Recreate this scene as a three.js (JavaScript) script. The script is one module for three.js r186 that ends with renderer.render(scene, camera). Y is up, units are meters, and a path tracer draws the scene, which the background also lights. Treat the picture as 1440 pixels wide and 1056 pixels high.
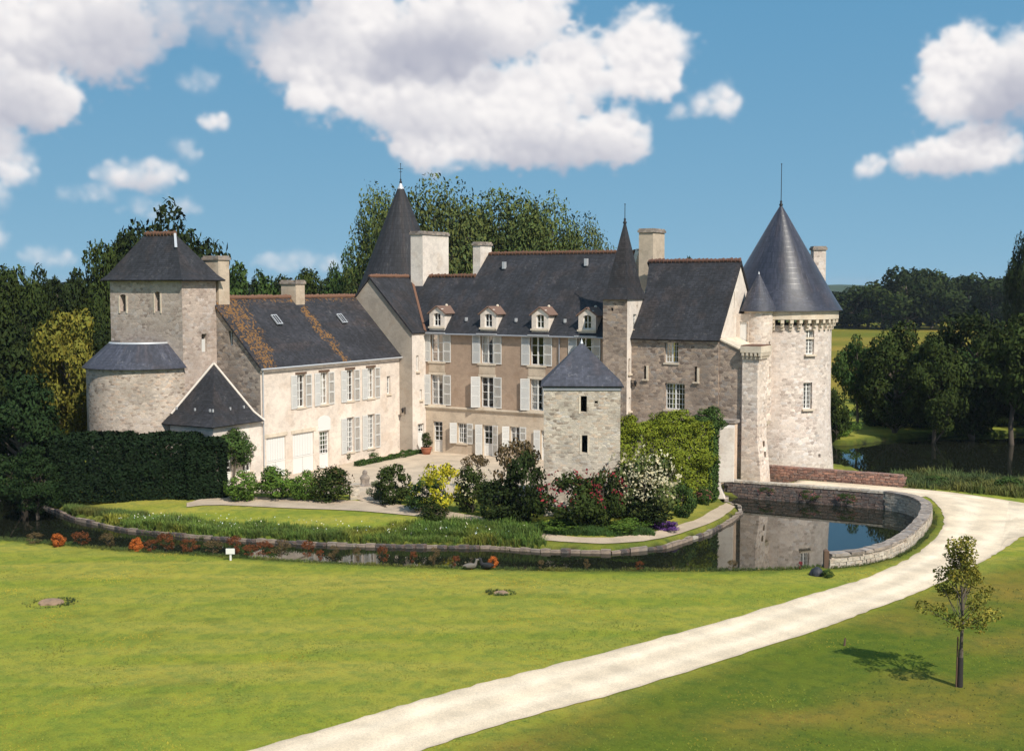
import * as THREE from 'three';
import { mergeGeometries } from 'three/addons/utils/BufferGeometryUtils.js';

// ---------------------------------------------------------------- camera, sky, sun, exposure
const scene = new THREE.Scene();
const F = 1750, EYE = 14.5, CX = 720, CY = 528, HZ = 399, PITCH = Math.atan((CY - HZ) / F);
const camera = new THREE.PerspectiveCamera(2 * Math.atan(528 / F) * 180 / Math.PI, 1440 / 1056, 0.5, 8000);
camera.position.set(0, EYE, 0);
camera.rotation.x = -PITCH;
const renderer = new THREE.WebGLRenderer({ antialias: true });
renderer.toneMapping = THREE.LinearToneMapping;
renderer.toneMappingExposure = 1.0;
renderer.shadowMap.enabled = true;

const rng = (s) => () => { s = (s + 0x6d2b79f5) | 0; let t = Math.imul(s ^ (s >>> 15), 1 | s); t = (t + Math.imul(t ^ (t >>> 7), 61 | t)) ^ t; return ((t ^ (t >>> 14)) >>> 0) / 4294967296; };
const clamp = (x, a = 0, b = 1) => Math.max(a, Math.min(b, x)), mix = (a, b, t) => a + (b - a) * t;
const sstep = (a, b, x) => { const t = clamp((x - a) / (b - a)); return t * t * (3 - 2 * t); };
const hash2 = (x, y, s = 0) => { let h = Math.imul(x, 374761393) ^ Math.imul(y, 668265263) ^ Math.imul(s, 974634541); h = Math.imul(h ^ (h >>> 13), 1274126177); return ((h ^ (h >>> 16)) >>> 0) / 4294967296; };
function vnoise(x, y, s = 0, per = 0) {
  const ix = Math.floor(x), iy = Math.floor(y), fx = x - ix, fy = y - iy, u = fx * fx * (3 - 2 * fx), v = fy * fy * (3 - 2 * fy);
  let x0 = ix, x1 = ix + 1, y0 = iy, y1 = iy + 1; if (per) { x0 = ((x0 % per) + per) % per; x1 = ((x1 % per) + per) % per; y0 = ((y0 % per) + per) % per; y1 = ((y1 % per) + per) % per; }
  const a = hash2(x0, y0, s), b = hash2(x1, y0, s), c = hash2(x0, y1, s), d = hash2(x1, y1, s);
  return a + (b - a) * u + (c - a) * v + (a - b - c + d) * u * v;
}
function fbm(x, y, oct = 4, s = 0, per = 0) { let r = 0, a = 0.5, t = 0; for (let i = 0; i < oct; i++) { r += a * vnoise(x, y, s + i * 17, per); t += a; a *= 0.5; x *= 2; y *= 2; per *= 2; } return r / t; }

const SUN = new THREE.Vector3(0.52, 1.0, 0.85).normalize();
const sun = new THREE.DirectionalLight(new THREE.Color(1.0, 0.93, 0.82), 4.9);
sun.position.copy(SUN).multiplyScalar(250).add(new THREE.Vector3(0, 0, -90));
sun.target.position.set(0, 0, -90);
sun.castShadow = true;
sun.shadow.camera.left = sun.shadow.camera.bottom = -130; sun.shadow.camera.right = sun.shadow.camera.top = 130; sun.shadow.camera.far = 600;
sun.shadow.mapSize.set(4096, 4096);
scene.add(sun, sun.target);

// The sky: clear air, paler towards the horizon, and cumulus banks. Clouds are given as soft lobes (azimuth and height in units of 1/1750 rad), roughened with noise.
function makeSky() {
  const W = 4096, H = 2048, data = new Float32Array(W * H * 4), lobes = [];
  const L = (x, y, rx, ry, d = 1) => lobes.push([x - 720, 399 - y, rx, ry, d]);
  // banks in view
  [[690, 30, 125, 75], [575, 75, 110, 70], [455, 90, 95, 60, .8], [500, 130, 110, 55], [620, 150, 125, 62], [735, 150, 110, 60], [835, 105, 95, 52], [905, 75, 56, 46], [920, 120, 40, 40, .8], [780, 205, 130, 42, .9], [870, 200, 50, 40, .85], [640, 205, 120, 40, .8], [500, 35, 70, 50, .8],
    [345, 30, 130, 60, .62], [400, 70, 90, 55, .6], [300, -10, 110, 60, .6],
    [60, 85, 105, 60], [160, 80, 100, 56, .85], [228, 50, 62, 50, .79], [40, 10, 60, 70, .95], [150, 10, 90, 40, .8], [70, 165, 85, 48, .95], [20, 205, 60, 60, .75], [60, 250, 34, 24, .75], [25, 285, 36, 24, .6],
    [215, 255, 75, 26, .72], [275, 222, 26, 18, .6], [150, 280, 50, 16, .5], [313, 181, 26, 15, .7], [240, 300, 70, 18, .42],
    [1000, 153, 40, 26, .78], [948, 165, 20, 18, .6], [30, 338, 26, 20, .6], [95, 366, 52, 15, .62], [430, 370, 95, 19, .6], [300, 130, 40, 18, .5],
    [1315, 105, 52, 36], [1335, 150, 78, 52], [1400, 125, 70, 46, .85], [1440, 70, 40, 50, .85], [1385, 165, 80, 44, .79], [1300, 235, 80, 26, .85], [1350, 220, 52, 34, .8], [1205, 243, 22, 18, .75], [1250, 238, 40, 20, .7], [1480, 150, 90, 60]].forEach((l) => L(...l));
  // the rest of the round sky, in the same manner
  const r = rng(77), far = [];
  for (let k = 0; k < 150; k++) {
    const az = (r() * 2 - 1) * Math.PI * 1750, up = 60 + Math.pow(r(), 0.8) * 1500, s = 0.5 + r() * (0.5 + up / 900), n = 3 + Math.floor(r() * 6);
    if (Math.abs(az) < 960 && up < 640) continue;
    for (let i = 0; i < n; i++) lobes.push([az + (r() - .5) * 260 * s, up + (r() - .5) * 90 * s, (60 + r() * 70) * s, (30 + r() * 35) * s, .7 + r() * .3]); far.push([az, up - 40 * s, 170 * s, 45 * s, .8]);
  }
  const greys = [[630, 85, 125, 56, 1], [520, 100, 90, 50, .5], [800, 60, 60, 30, .3], [560, 185, 130, 40, .5], [790, 222, 150, 34, .7], [360, 45, 150, 90, .75], [190, 90, 120, 66, .75], [60, 185, 90, 60, .75], [60, 100, 90, 22, .45], [1400, 165, 90, 62, .95], [1340, 195, 70, 36, .6], [1290, 250, 90, 24, .6], [220, 272, 70, 18, .6], [710, 195, 90, 26, .35], [870, 155, 80, 24, .45]].map(([x, y, rx, ry, d]) => [x - 720, 399 - y, rx, ry, d]);
  const wrap = 2 * Math.PI * 1750, shade = [...greys, ...far];
  for (let row = 0; row < H; row++) {
    const e = Math.max(0, Math.sin(((row + .5) / H - .5) * Math.PI)), k = Math.pow(1 - e, 5.5), c = [mix(.085, .265, k), mix(.285, .485, k), mix(.51, .655, k)];
    for (let col = 0; col < W; col++) { const i = (row * W + col) * 4; data[i] = c[0]; data[i + 1] = c[1]; data[i + 2] = c[2]; data[i + 3] = 1; }
  }
  // every lobe is heaped up from soft round puffs, lit from high behind the viewer and greyer in hollows and bases
  const puffs = [];
  for (const [x, y, rx, ry, d] of lobes) {
    const lim = Math.min(rx, ry * 1.25), n = Math.ceil((14 + rx * ry / (lim * lim) * 46) * (d < .66 ? .4 : d < .8 ? .6 : 1));
    for (let i = 0; i < n; i++) { const t = r() * 6.283, q = Math.sqrt(r()) * .92, size = i < n * .3 ? .5 + r() * .25 : .16 + r() * .24; puffs.push([x + Math.cos(t) * q * rx * (1 - size * .45), y + Math.sin(t) * q * ry * (Math.sin(t) < 0 ? .7 : 1) * (1 - size * .45), lim * size, d, size]); }
  }
  puffs.sort((p, q) => q[4] - p[4]);
  const K = W / wrap, lx = .36, ly = .72, lz = .6;
  for (const [x, y, rad, d] of puffs) {
    let g = 0; for (const l of shade) { let dx = x - l[0]; dx -= Math.round(dx / wrap) * wrap; dx /= l[2]; if (Math.abs(dx) > 1) continue; const dy = (y - l[1]) / l[3], q = dx * dx + dy * dy; if (q < 1) g += (1 - q) * l[4] * (1 - g * .5); }
    g = Math.min(1, g); const soft = d < .66 ? .15 : d < .8 ? .34 : .72, c0 = Math.floor((x - rad * 1.15) * K), c1 = Math.ceil((x + rad * 1.15) * K), r0 = Math.floor((Math.atan((y - rad * 1.15) / 1750) / Math.PI + .5) * H), r1 = Math.ceil((Math.atan((y + rad * 1.15) / 1750) / Math.PI + .5) * H);
    for (let row = Math.max(r0, H / 2 + 2); row <= Math.min(r1, H - 1); row++) {
      const ty = Math.tan(((row + .5) / H - .5) * Math.PI) * 1750;
      for (let cc = c0; cc <= c1; cc++) {
        const sx = (cc + .5) / K, nz = fbm(sx / 12 + 50, ty / 10 + 20, 4, 7) - .5, ux = (sx - x) / rad, uy = (ty - y) / rad, q = Math.sqrt(ux * ux + uy * uy) * (1 + nz * .95); if (q >= 1) continue;
        const al = sstep(1, .2, q) * soft * Math.min(1, d + .1), z = Math.sqrt(Math.max(0, 1 - q * q)), lam = .5 + .5 * (ux * lx + uy * ly + z * lz), v = clamp((.3 + .8 * lam + nz * .2) * (1 - .74 * g) + .01), i = (row * W + ((cc + W / 4) % W + W) % W) * 4;
        data[i] = mix(data[i], mix(.3, .97, v), al); data[i + 1] = mix(data[i + 1], mix(.33, .94, v), al); data[i + 2] = mix(data[i + 2], mix(.45, .93, v), al);
      }
    }
  }
  const tex = new THREE.DataTexture(data, W, H, THREE.RGBAFormat, THREE.FloatType);
  tex.mapping = THREE.EquirectangularReflectionMapping; tex.magFilter = THREE.LinearFilter; tex.needsUpdate = true;
  return tex;
}
scene.background = makeSky();
scene.environment = scene.background;
scene.fog = new THREE.FogExp2(new THREE.Color(0.62, 0.74, 0.86), 0.00009);

// ---------------------------------------------------------------- coordinates
const V3 = (x, y, z) => new THREE.Vector3(x, y, z);
const TH = 30.5 * Math.PI / 180, UX = Math.cos(TH), UZ = Math.sin(TH);
// the chateau's own axes: a runs along the main front to the right, b out of that front towards the lawn; (0, 0) is the inner corner of the yard
const toW = (a, y, b) => { const u = a - 62, v = 89.5 - b; return V3(u * UX + v * UZ, y, u * UZ - v * UX); };
const ray = (px, py) => { const d = V3((px - CX) / F, -(py - CY) / F, -1); return d.applyAxisAngle(V3(1, 0, 0), -PITCH); };
const gp = (px, py, y = 0) => { const d = ray(px, py), t = (y - EYE) / d.y; return V3(d.x * t, y, d.z * t); };           // on the level y
const toAB = (p) => [p.x * UX + p.z * UZ + 62, 89.5 - (p.x * UZ - p.z * UX)];

// ---------------------------------------------------------------- textures
function dataTex(N, M, fn, srgb = true) {
  const d = new Uint8Array(N * M * 4);
  for (let y = 0; y < M; y++) for (let x = 0; x < N; x++) { const c = fn(x, y), i = (y * N + x) * 4; for (let k = 0; k < 3; k++) d[i + k] = clamp(Math.round((srgb ? Math.pow(clamp(c[k]), 1 / 2.2) : c[k]) * 255), 0, 255); d[i + 3] = 255; }
  const t = new THREE.DataTexture(d, N, M); t.magFilter = THREE.LinearFilter; t.wrapS = t.wrapT = THREE.RepeatWrapping; if (srgb) t.colorSpace = THREE.SRGBColorSpace; t.needsUpdate = true;
  return t;
}
// colour + relief from one function that returns [r, g, b, height]
function pair(N, M, metresX, metresY, fn) {
  const buf = new Float32Array(N * M * 4);
  for (let y = 0; y < M; y++) for (let x = 0; x < N; x++) { const c = fn(x / N, y / M); buf.set(c, (y * N + x) * 4); }
  const a = dataTex(N, M, (x, y) => { const i = (y * N + x) * 4; return [buf[i], buf[i + 1], buf[i + 2]]; });
  const b = dataTex(N, M, (x, y) => { const h = buf[(y * N + x) * 4 + 3]; return [h, h, h]; }, false);
  for (const t of [a, b]) t.repeat.set(1 / metresX, 1 / metresY);
  return [a, b];
}
// coursed rubble: rows of uneven stones; size = tile in metres
function rubble(seed, size, ch, cw, palette, mortar, o = {}) {
  const R = Math.round(size / ch), C = Math.round(size / cw), mw = o.joint ?? .1;
  const cx = new Float32Array(R * C), cy = new Float32Array(R * C), c1 = new Float32Array(R * C), c2 = new Float32Array(R * C);
  for (let j = 0; j < R; j++) for (let i = 0; i < C; i++) { const k = j * C + i; cx[k] = .5 + (hash2(i, j, seed) - .5) * .75 + (j % 2) * .5; cy[k] = .5 + (hash2(i, j, seed + 1) - .5) * .55; c1[k] = hash2(i, j, seed + 2); c2[k] = hash2(i, j, seed + 3); }
  return pair(1024, 1024, size, size, (u, v) => {
    const wx = u * C + (vnoise(u * 40, v * 40, seed + 5, 40) - .5) * .5, wy = v * R + (vnoise(u * 36, v * 36, seed + 6, 36) - .5) * .4;
    const i0 = Math.floor(wx), j0 = Math.floor(wy); let d1 = 99, d2 = 99, kk = 0;
    for (let j = j0 - 1; j <= j0 + 1; j++) { const jr = (j + R) % R * C; for (let i = i0 - 2; i <= i0 + 1; i++) { const k = jr + (i + C) % C, dx = i + cx[k] - wx, dy = (j + cy[k] - wy) * 1.25, q = dx * dx + dy * dy; if (q < d1) { d2 = d1; d1 = q; kk = k; } else if (q < d2) d2 = q; } }
    d1 = Math.sqrt(d1); d2 = Math.sqrt(d2); const id = c1[kk], id2 = c2[kk];
    const e = sstep(mw * .35, mw * 1.3, d2 - d1), big = fbm(u * 5, v * 5, 4, seed + 9, 5), fine = fbm(u * 180, v * 180, 2, seed + 12, 180);
    const p = palette[Math.floor(id * palette.length)], sh = (.78 + id2 * .4) * (.82 + fine * .36);
    const st = o.stain ? 1 - o.stain * sstep(.5, .72, fbm(u * 7 + 3, v * 7, 5, seed + 20, 7)) : 1, cover = o.wash ? o.wash * sstep(.35, .6, fbm(u * 6 + 1, v * 6, 5, seed + 30, 6)) : 0;
    const c = [0, 1, 2].map((k) => mix(mix(mortar[k] * (.85 + fine * .3), p[k] * sh, e), mortar[k] * (.9 + fine * .2), cover) * (.86 + big * .28) * st);
    return [...c, mix(.25 + fine * .1, .55 + id2 * .3 + fine * .15, e * (1 - cover * .8))];
  });
}
const T = {};
T.pale = rubble(11, 10, .2, .34, [[.60, .53, .45], [.64, .57, .49], [.55, .48, .41], [.60, .56, .51], [.46, .39, .33]], [.63, .56, .48], { wash: .5, stain: .12 });
T.grey = rubble(23, 10, .2, .36, [[.31, .26, .225], [.37, .32, .28], [.25, .21, .185], [.40, .33, .27], [.29, .27, .26], [.19, .155, .135]], [.37, .315, .27], { stain: .25, wash: .35 });
T.square = rubble(37, 8, .14, .27, [[.58, .51, .43], [.50, .45, .39], [.63, .56, .47], [.54, .50, .46], [.58, .46, .36], [.60, .54, .46], [.60, .53, .45], [.33, .27, .22]], [.61, .54, .46], { stain: .22, wash: .3 });
T.dark = rubble(41, 8, .2, .34, [[.12, .085, .075], [.17, .11, .09], [.10, .085, .08], [.22, .15, .12], [.15, .13, .12]], [.20, .16, .14], { stain: .35, joint: .14 });
T.plaster = pair(1024, 1024, 12, 12, (u, v) => {
  const a = fbm(u * 6, v * 6, 5, 51, 6), f = fbm(u * 150, v * 150, 3, 52, 150), s = sstep(.5, .7, fbm(u * 24, v * 7, 5, 53, 0)) * .0, p = sstep(.55, .75, fbm(u * 14, v * 14, 5, 54, 14));
  const k = (.84 + a * .3) * (.9 + f * .2) * (1 - .08 * p) * (1 - s);
  const st = fbm(u * 12, v * 12, 5, 57, 12), co = sstep(.5, .62, fbm(u * 34, v * 48, 3, 58, 0)), kk = k * (.86 + st * .28) * (1 - .09 * co); return [.92 * kk, .88 * kk * (1 - .03 * p), .83 * kk * (1 - .06 * p), .4 + f * .3 + a * .2];
});
function slateFn(seed, uW, vW) {
  const R = Math.round(vW / .17), C = Math.round(uW / .24);
  return (u, v) => {
    const y = v * R, j = Math.floor(y), x = u * C + (j % 2) * .5, i = ((Math.floor(x) % C) + C) % C, fx = x - Math.floor(x), fy = y - j;
    const t = hash2(i, j, seed), t2 = hash2(i, j, seed + 1), f = fbm(u * 160, v * 160, 2, seed + 2, 160), b = fbm(u * 6, v * 6, 5, seed + 3, 6);
    const edge = Math.min(sstep(0, .06, fx), sstep(0, .12, fy)), st = fbm(u * 70, v * 5, 4, seed + 8, 0), k = (.65 + t * .7) * (.7 + f * .6) * (.45 + b * 1.1) * (.6 + .4 * edge) * (.6 + st * .8);
    const li = sstep(.64, .8, fbm(u * 46, v * 40, 4, seed + 6, 0)) * sstep(.45, .65, b) * .55;      // grey lichen bloom
    const br = sstep(.52, .72, fbm(u * 9 + 4, v * 7, 4, seed + 9, 0)) * .5, c = [.04 * k * (1 + br * .55), .04 * k * (1 + br * .1), .049 * k * (1 - br * .2)];
    return [mix(c[0], .17, li), mix(c[1], .16, li), mix(c[2], .155, li), clamp(.25 + .5 * (1 - fy) * edge + t2 * .2)];
  };
}
T.slate = pair(1024, 1024, 8, 8, slateFn(61, 8, 8));
T.slateBlue = pair(1024, 1024, 8, 8, ((f) => (u, v) => { const c = f(u, v); return [c[0] * 1.1 + .01, c[1] * 1.12 + .012, c[2] * 1.25 + .02, c[3]]; })(slateFn(67, 8, 8)));
// the slope over the yard wing (17.7 m x 7 m) with two swathes of orange lichen: by the near verge and below the middle stack
const lichenSlate = slateFn(71, 17.7, 7);
T.lichen = pair(2048, 820, 17.7, 7, (u, v) => {
  const s = lichenSlate(u, v), X = u * 17.7, Y = v * 7, n = fbm(X * 1.3, Y * 1.1, 5, 72), g = fbm(X * 7, Y * 7, 4, 73);
  const b1 = Math.exp(-Math.pow((X - (1.5 - (7 - Y) * .05) + (n - .5) * 2.2) / (1.05 + (Y / 7) * .5), 2)), b2 = Math.exp(-Math.pow((X - 9.8 - (7 - Y) * .02 + (n - .5) * 1.5) / (.35 + .25 * (1 - Math.abs(Y - 3.4) / 4)), 2)) * sstep(6.6, 5.6, Y) * 1.05, b3 = sstep(6.0, 7, Y) * .62;
  const spk = fbm(X * 9, Y * 9, 4, 78), k = sstep(.47, .6, Math.max(b1, b2, b3 * .8) * .42 + (spk - .5) * 1.5 + (g - .5) * .5 + .17) * sstep(.12, .5, Math.max(b1, b2, b3)) * .9, w = sstep(.6, .8, fbm(X * 2.6, Y * 5, 4, 75)) * .35 * sstep(4, 6.6, Y);
  const o = [.27 + g * .14, .13 + g * .07, .035];
  return [mix(mix(s[0], .2, w), o[0], k), mix(mix(s[1], .17, w), o[1], k), mix(mix(s[2], .16, w), o[2], k), s[3]];
});
T.gravel = pair(1024, 1024, 9, 9, (u, v) => { const f = fbm(u * 200, v * 200, 2, 81, 200), m = fbm(u * 9, v * 9, 5, 82, 9), h = hash2(Math.floor(u * 1024), Math.floor(v * 1024), 4), k = (.72 + f * .3 + h * .14) * (.74 + m * .5); return [.66 * k, .575 * k, .465 * k, f * .7 + h * .3]; });
T.grass = pair(1024, 1024, 7, 7, (u, v) => { const f = fbm(u * 150, v * 150, 3, 91, 150), m = fbm(u * 16, v * 16, 5, 92, 16), h = hash2(Math.floor(u * 1024), Math.floor(v * 1024), 9), k = .5 + f * .5 + h * .32 + (m - .5) * .45; return [.95 * k * (1 + (m - .5) * .5), .9 * k, .85 * k * (1 - (m - .5) * .4), f * .6 + h * .4]; });
T.bark = pair(256, 256, 1, 1, (u, v) => { const f = fbm(u * 16, v * 4, 4, 95, 0), k = .5 + f; return [.1 * k, .078 * k, .058 * k, f]; });
T.ripple = pair(512, 512, 16, 16, (u, v) => { const h = fbm(u * 20, v * 40, 4, 97, 20); return [h, h, h, h]; });

const std = (color, o = {}) => new THREE.MeshStandardMaterial({ color: Array.isArray(color) ? new THREE.Color().setRGB(...color) : color, roughness: .9, ...o });
const tex = (t, tint = [1, 1, 1], bump = .02, o = {}) => std(tint, { map: t[0], bumpMap: t[1], bumpScale: bump, ...o });
const M = {
  towerStone: tex(T.pale, [1.13, 1.1, 1.13], .02), pierStone: tex(T.pale, [1.18, 1.12, 1.1], .015), leftStone: tex(T.pale, [.82, .75, .74], .025), greyStone: tex(T.grey, [1, .97, .94], .03), squareStone: tex(T.square, [.96, .94, .9], .03), brownStone: tex(T.grey, [1.12, 1.02, .93], .03),
  darkStone: tex(T.dark, [1, 1, 1], .04), parapet: tex(T.square, [.92, .9, .86], .04), redStone: tex(T.dark, [1.9, 1.45, 1.3], .04), apseStone: tex(T.square, [.93, .87, .84], .025),
  cream: tex(T.plaster, [.82, .74, .675], .008), white: tex(T.plaster, [.82, .76, .71], .008), pink: tex(T.plaster, [.43, .325, .25], .012), tan: tex(T.plaster, [.6, .51, .41], .01), grayRender: tex(T.plaster, [.43, .385, .335], .012), pinkStone: tex(T.plaster, [.72, .56, .44], .01),
  slate: tex(T.slate, [.54, .535, .535], .014, { roughness: .78 }), slateBlue: tex(T.slateBlue, [.82, .82, .8], .012, { roughness: .62 }), slateTower: tex(T.slateBlue, [.56, .56, .59], .006, { roughness: .36 }), lichen: tex(T.lichen, [.62, .6, .6], .012, { roughness: .78 }),
  ridge: std([.17, .085, .052]), dormerTile: std([.19, .115, .085]), lead: std([.34, .35, .38], { roughness: .5, metalness: .3 }), zinc: std([.55, .56, .58], { roughness: .45, metalness: .3 }),
  paint: std([.76, .75, .72], { roughness: .55 }), shutter: std([.66, .65, .62], { roughness: .6 }), stoneTrim: tex(T.plaster, [.74, .66, .55], .01), wood: std([.12, .07, .045], { roughness: .8 }), iron: std([.02, .02, .022], { roughness: .5, metalness: .4 }),
  glass: new THREE.MeshPhysicalMaterial({ color: 0xffffff, transmission: 1, thickness: 0, roughness: .03, ior: 1.5 }), curtain: std([.62, .6, .56]), floor: std([.14, .1, .07]), boards: tex(T.plaster, [.3, .24, .19], .01),
  terracotta: std([.36, .13, .07]), gravel: tex(T.gravel, [.8, .72, .64], .012), yard: tex(T.gravel, [.86, .8, .74], .012), drive: tex(T.gravel, [1.42, 1.35, 1.24], .012, { vertexColors: true }), bark: tex(T.bark, [1, 1, 1], .02), soil: tex(T.gravel, [.42, .32, .25], .03),
  water: new THREE.MeshPhysicalMaterial({ color: new THREE.Color().setRGB(.011, .013, .008), roughness: .025, ior: 1.36, bumpMap: T.ripple[1], bumpScale: .006 }),
};
const leafMat = (o = {}) => new THREE.MeshPhysicalMaterial({ specularIntensity: .2, color: 0xffffff, vertexColors: true, roughness: .75, side: THREE.DoubleSide, ...o });
M.leaf = leafMat(); M.ground = new THREE.MeshPhysicalMaterial({ map: T.grass[0], bumpMap: T.grass[1], bumpScale: .02, vertexColors: true, roughness: 1, specularIntensity: .15 });

// ---------------------------------------------------------------- building helpers
const taken = new Map();
const numbered = (n) => { const k = taken.get(n) ?? 0; taken.set(n, k + 1); return k ? n + '_' + String(k).padStart(3, '0') : n; };
const shadow = (o) => { o.castShadow = o.receiveShadow = true; return o; };
const mesh = (name, g, m, parent) => { const o = shadow(new THREE.Mesh(g, m)); o.name = name; parent?.add(o); return o; };
const tag = (o, label, category, group, kind) => { if (label) o.userData.label = label; if (category) o.userData.category = category; if (group) o.userData.group = group; if (kind) o.userData.kind = kind; return o; };
const top = (o) => { o.name = numbered(o.name); scene.add(o); return o; };
const struct = (name, g, m, label) => { const o = top(mesh(name, g, m)); o.userData.kind = 'structure'; if (label) o.userData.label = label; return o; };
const clean = (g) => { const n = g.index ? g.toNonIndexed() : g; for (const k of Object.keys(n.attributes)) if (!['position', 'normal', 'uv'].includes(k)) n.deleteAttribute(k); return n; };
const merge = (gs) => mergeGeometries(gs.map(clean));
// uv in metres from the way each face points
function uvBox(g) {
  g = g.index ? g.toNonIndexed() : g; const p = g.attributes.position, uv = new Float32Array(p.count * 2), A = V3(), B = V3(), C = V3(), n = V3();
  for (let i = 0; i < p.count; i += 3) {
    A.fromBufferAttribute(p, i); B.fromBufferAttribute(p, i + 1); C.fromBufferAttribute(p, i + 2); n.copy(B).sub(A).cross(C.clone().sub(A));
    const ax = Math.abs(n.x), ay = Math.abs(n.y), az = Math.abs(n.z);
    [A, B, C].forEach((q, k) => { const j = (i + k) * 2; if (ay > ax && ay > az) { uv[j] = q.x; uv[j + 1] = q.z; } else if (ax > az) { uv[j] = q.z; uv[j + 1] = q.y; } else { uv[j] = q.x; uv[j + 1] = q.y; } });
  }
  g.setAttribute('uv', new THREE.BufferAttribute(uv, 2)); return g;
}
const boxG = (x0, x1, y0, y1, z0, z1) => uvBox(new THREE.BoxGeometry(x1 - x0, y1 - y0, z1 - z0).translate((x0 + x1) / 2, (y0 + y1) / 2, (z0 + z1) / 2));
// flat polygon with thickness t below its face; uv: across and up the slope, in metres
function slabG(pts, t = .14, u0 = null) {
  const P = pts.map((p) => V3(...p)), n = V3(); for (let i = 0; i < P.length; i++) n.add(P[i].clone().cross(P[(i + 1) % P.length])); n.normalize();
  let h = V3(0, 1, 0).cross(n); if (h.length() < .01) h.set(1, 0, 0); h.normalize(); const v = n.clone().cross(h), pos = [], uv = [], put = (q, a, b) => { pos.push(q.x, q.y, q.z); uv.push(a, b); };
  const o = u0 ? V3(...u0) : P[0], f2 = P.map((q) => new THREE.Vector2(q.clone().sub(o).dot(h), q.clone().sub(o).dot(v))), tri = THREE.ShapeUtils.triangulateShape(f2, []), Q = P.map((q) => q.clone().addScaledVector(n, -t));
  for (let [a, b, c] of tri) { const s = (f2[b].x - f2[a].x) * (f2[c].y - f2[a].y) - (f2[b].y - f2[a].y) * (f2[c].x - f2[a].x); if (s < 0) [b, c] = [c, b]; for (const k of [a, b, c]) put(P[k], f2[k].x, f2[k].y); for (const k of [a, c, b]) put(Q[k], f2[k].x, f2[k].y); }
  for (let i = 0; i < P.length; i++) { const j = (i + 1) % P.length, w = P[i].distanceTo(P[j]); for (const [q, a, b] of [[P[i], 0, 0], [Q[i], 0, t], [Q[j], w, t], [P[i], 0, 0], [Q[j], w, t], [P[j], w, 0]]) put(q, a, b); }
  const g = new THREE.BufferGeometry(); g.setAttribute('position', new THREE.Float32BufferAttribute(pos, 3)); g.setAttribute('uv', new THREE.Float32BufferAttribute(uv, 2)); g.computeVertexNormals(); return g;
}
// wall outline (x, y) with rectangular holes, front face at z = 0, thickness behind it
function wallG(outline, holes, t = .45) {
  const s = new THREE.Shape(outline.map(([x, y]) => new THREE.Vector2(x, y)));
  for (const [x0, x1, y0, y1, arch] of holes) { const p = new THREE.Path(); p.moveTo(x0, y0); p.lineTo(x0, y1); if (arch) p.quadraticCurveTo((x0 + x1) / 2, y1 + arch * 2, x1, y1); else p.lineTo(x1, y1); p.lineTo(x1, y0); p.closePath(); s.holes.push(p); }
  return new THREE.ExtrudeGeometry(s, { depth: t, bevelEnabled: false, curveSegments: 6 }).translate(0, 0, -t);
}
// a building: a Group at (a0, b0) turned to the chateau's axes; everything below is given in absolute (a, y, b)
class Building {
  constructor(name, label, a0, b0, turn = -TH, world) {
    this.a = world ? 0 : a0; this.b = world ? 0 : b0; this.g = new THREE.Group(); this.g.name = name; this.g.position.copy(world ?? toW(a0, 0, b0)); this.g.rotation.y = turn; top(this.g); tag(this.g, label, 'building');
    this.cat = (c) => { this.g.userData.category = c; return this; };
  }
  put(name, g, m, parent) { const o = mesh(name, g, m, parent ?? this.g); if (!parent) o.position.set(-this.a, 0, -this.b); return o; }
  box(name, m, a0, a1, y0, y1, b0, b1) { return this.put(name, boxG(a0, a1, y0, y1, b0, b1), m); }
  slab(name, m, pts, t, u0) { return this.put(name, slabG(pts, t, u0), m); }
  // wall facing +b at b = b0: outline (a, y); wall facing +a at a = a0: outline (-b, y), since b runs the other way there
  front(name, m, b0, outline, holes = [], t) { return this.put(name, wallG(outline, holes, t).translate(0, 0, b0), m); }
  side(name, m, a0, outline, holes = [], t) { return this.put(name, wallG(outline.map(([b, y]) => [-b, y]), holes.map(([q0, q1, y0, y1, ar]) => [-q1, -q0, y0, y1, ar]), t).rotateY(Math.PI / 2).translate(a0, 0, 0), m); }
  // a frame at a point of a front (face 'b') or side (face 'a') wall, set back by d: local x across, y up, z out
  at(name, face, x, y, plane, d = 0) { const o = new THREE.Group(); o.name = name; this.g.add(o); if (face === 'b') o.position.set(x - this.a, y, plane - d - this.b); else { o.position.set(plane - d - this.a, y, x - this.b); o.rotation.y = Math.PI / 2; } return o; }
}
const bars = (list) => merge(list.map(([x0, x1, y0, y1, z0, z1]) => boxG(x0, x1, y0, y1, z0, z1)));
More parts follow.
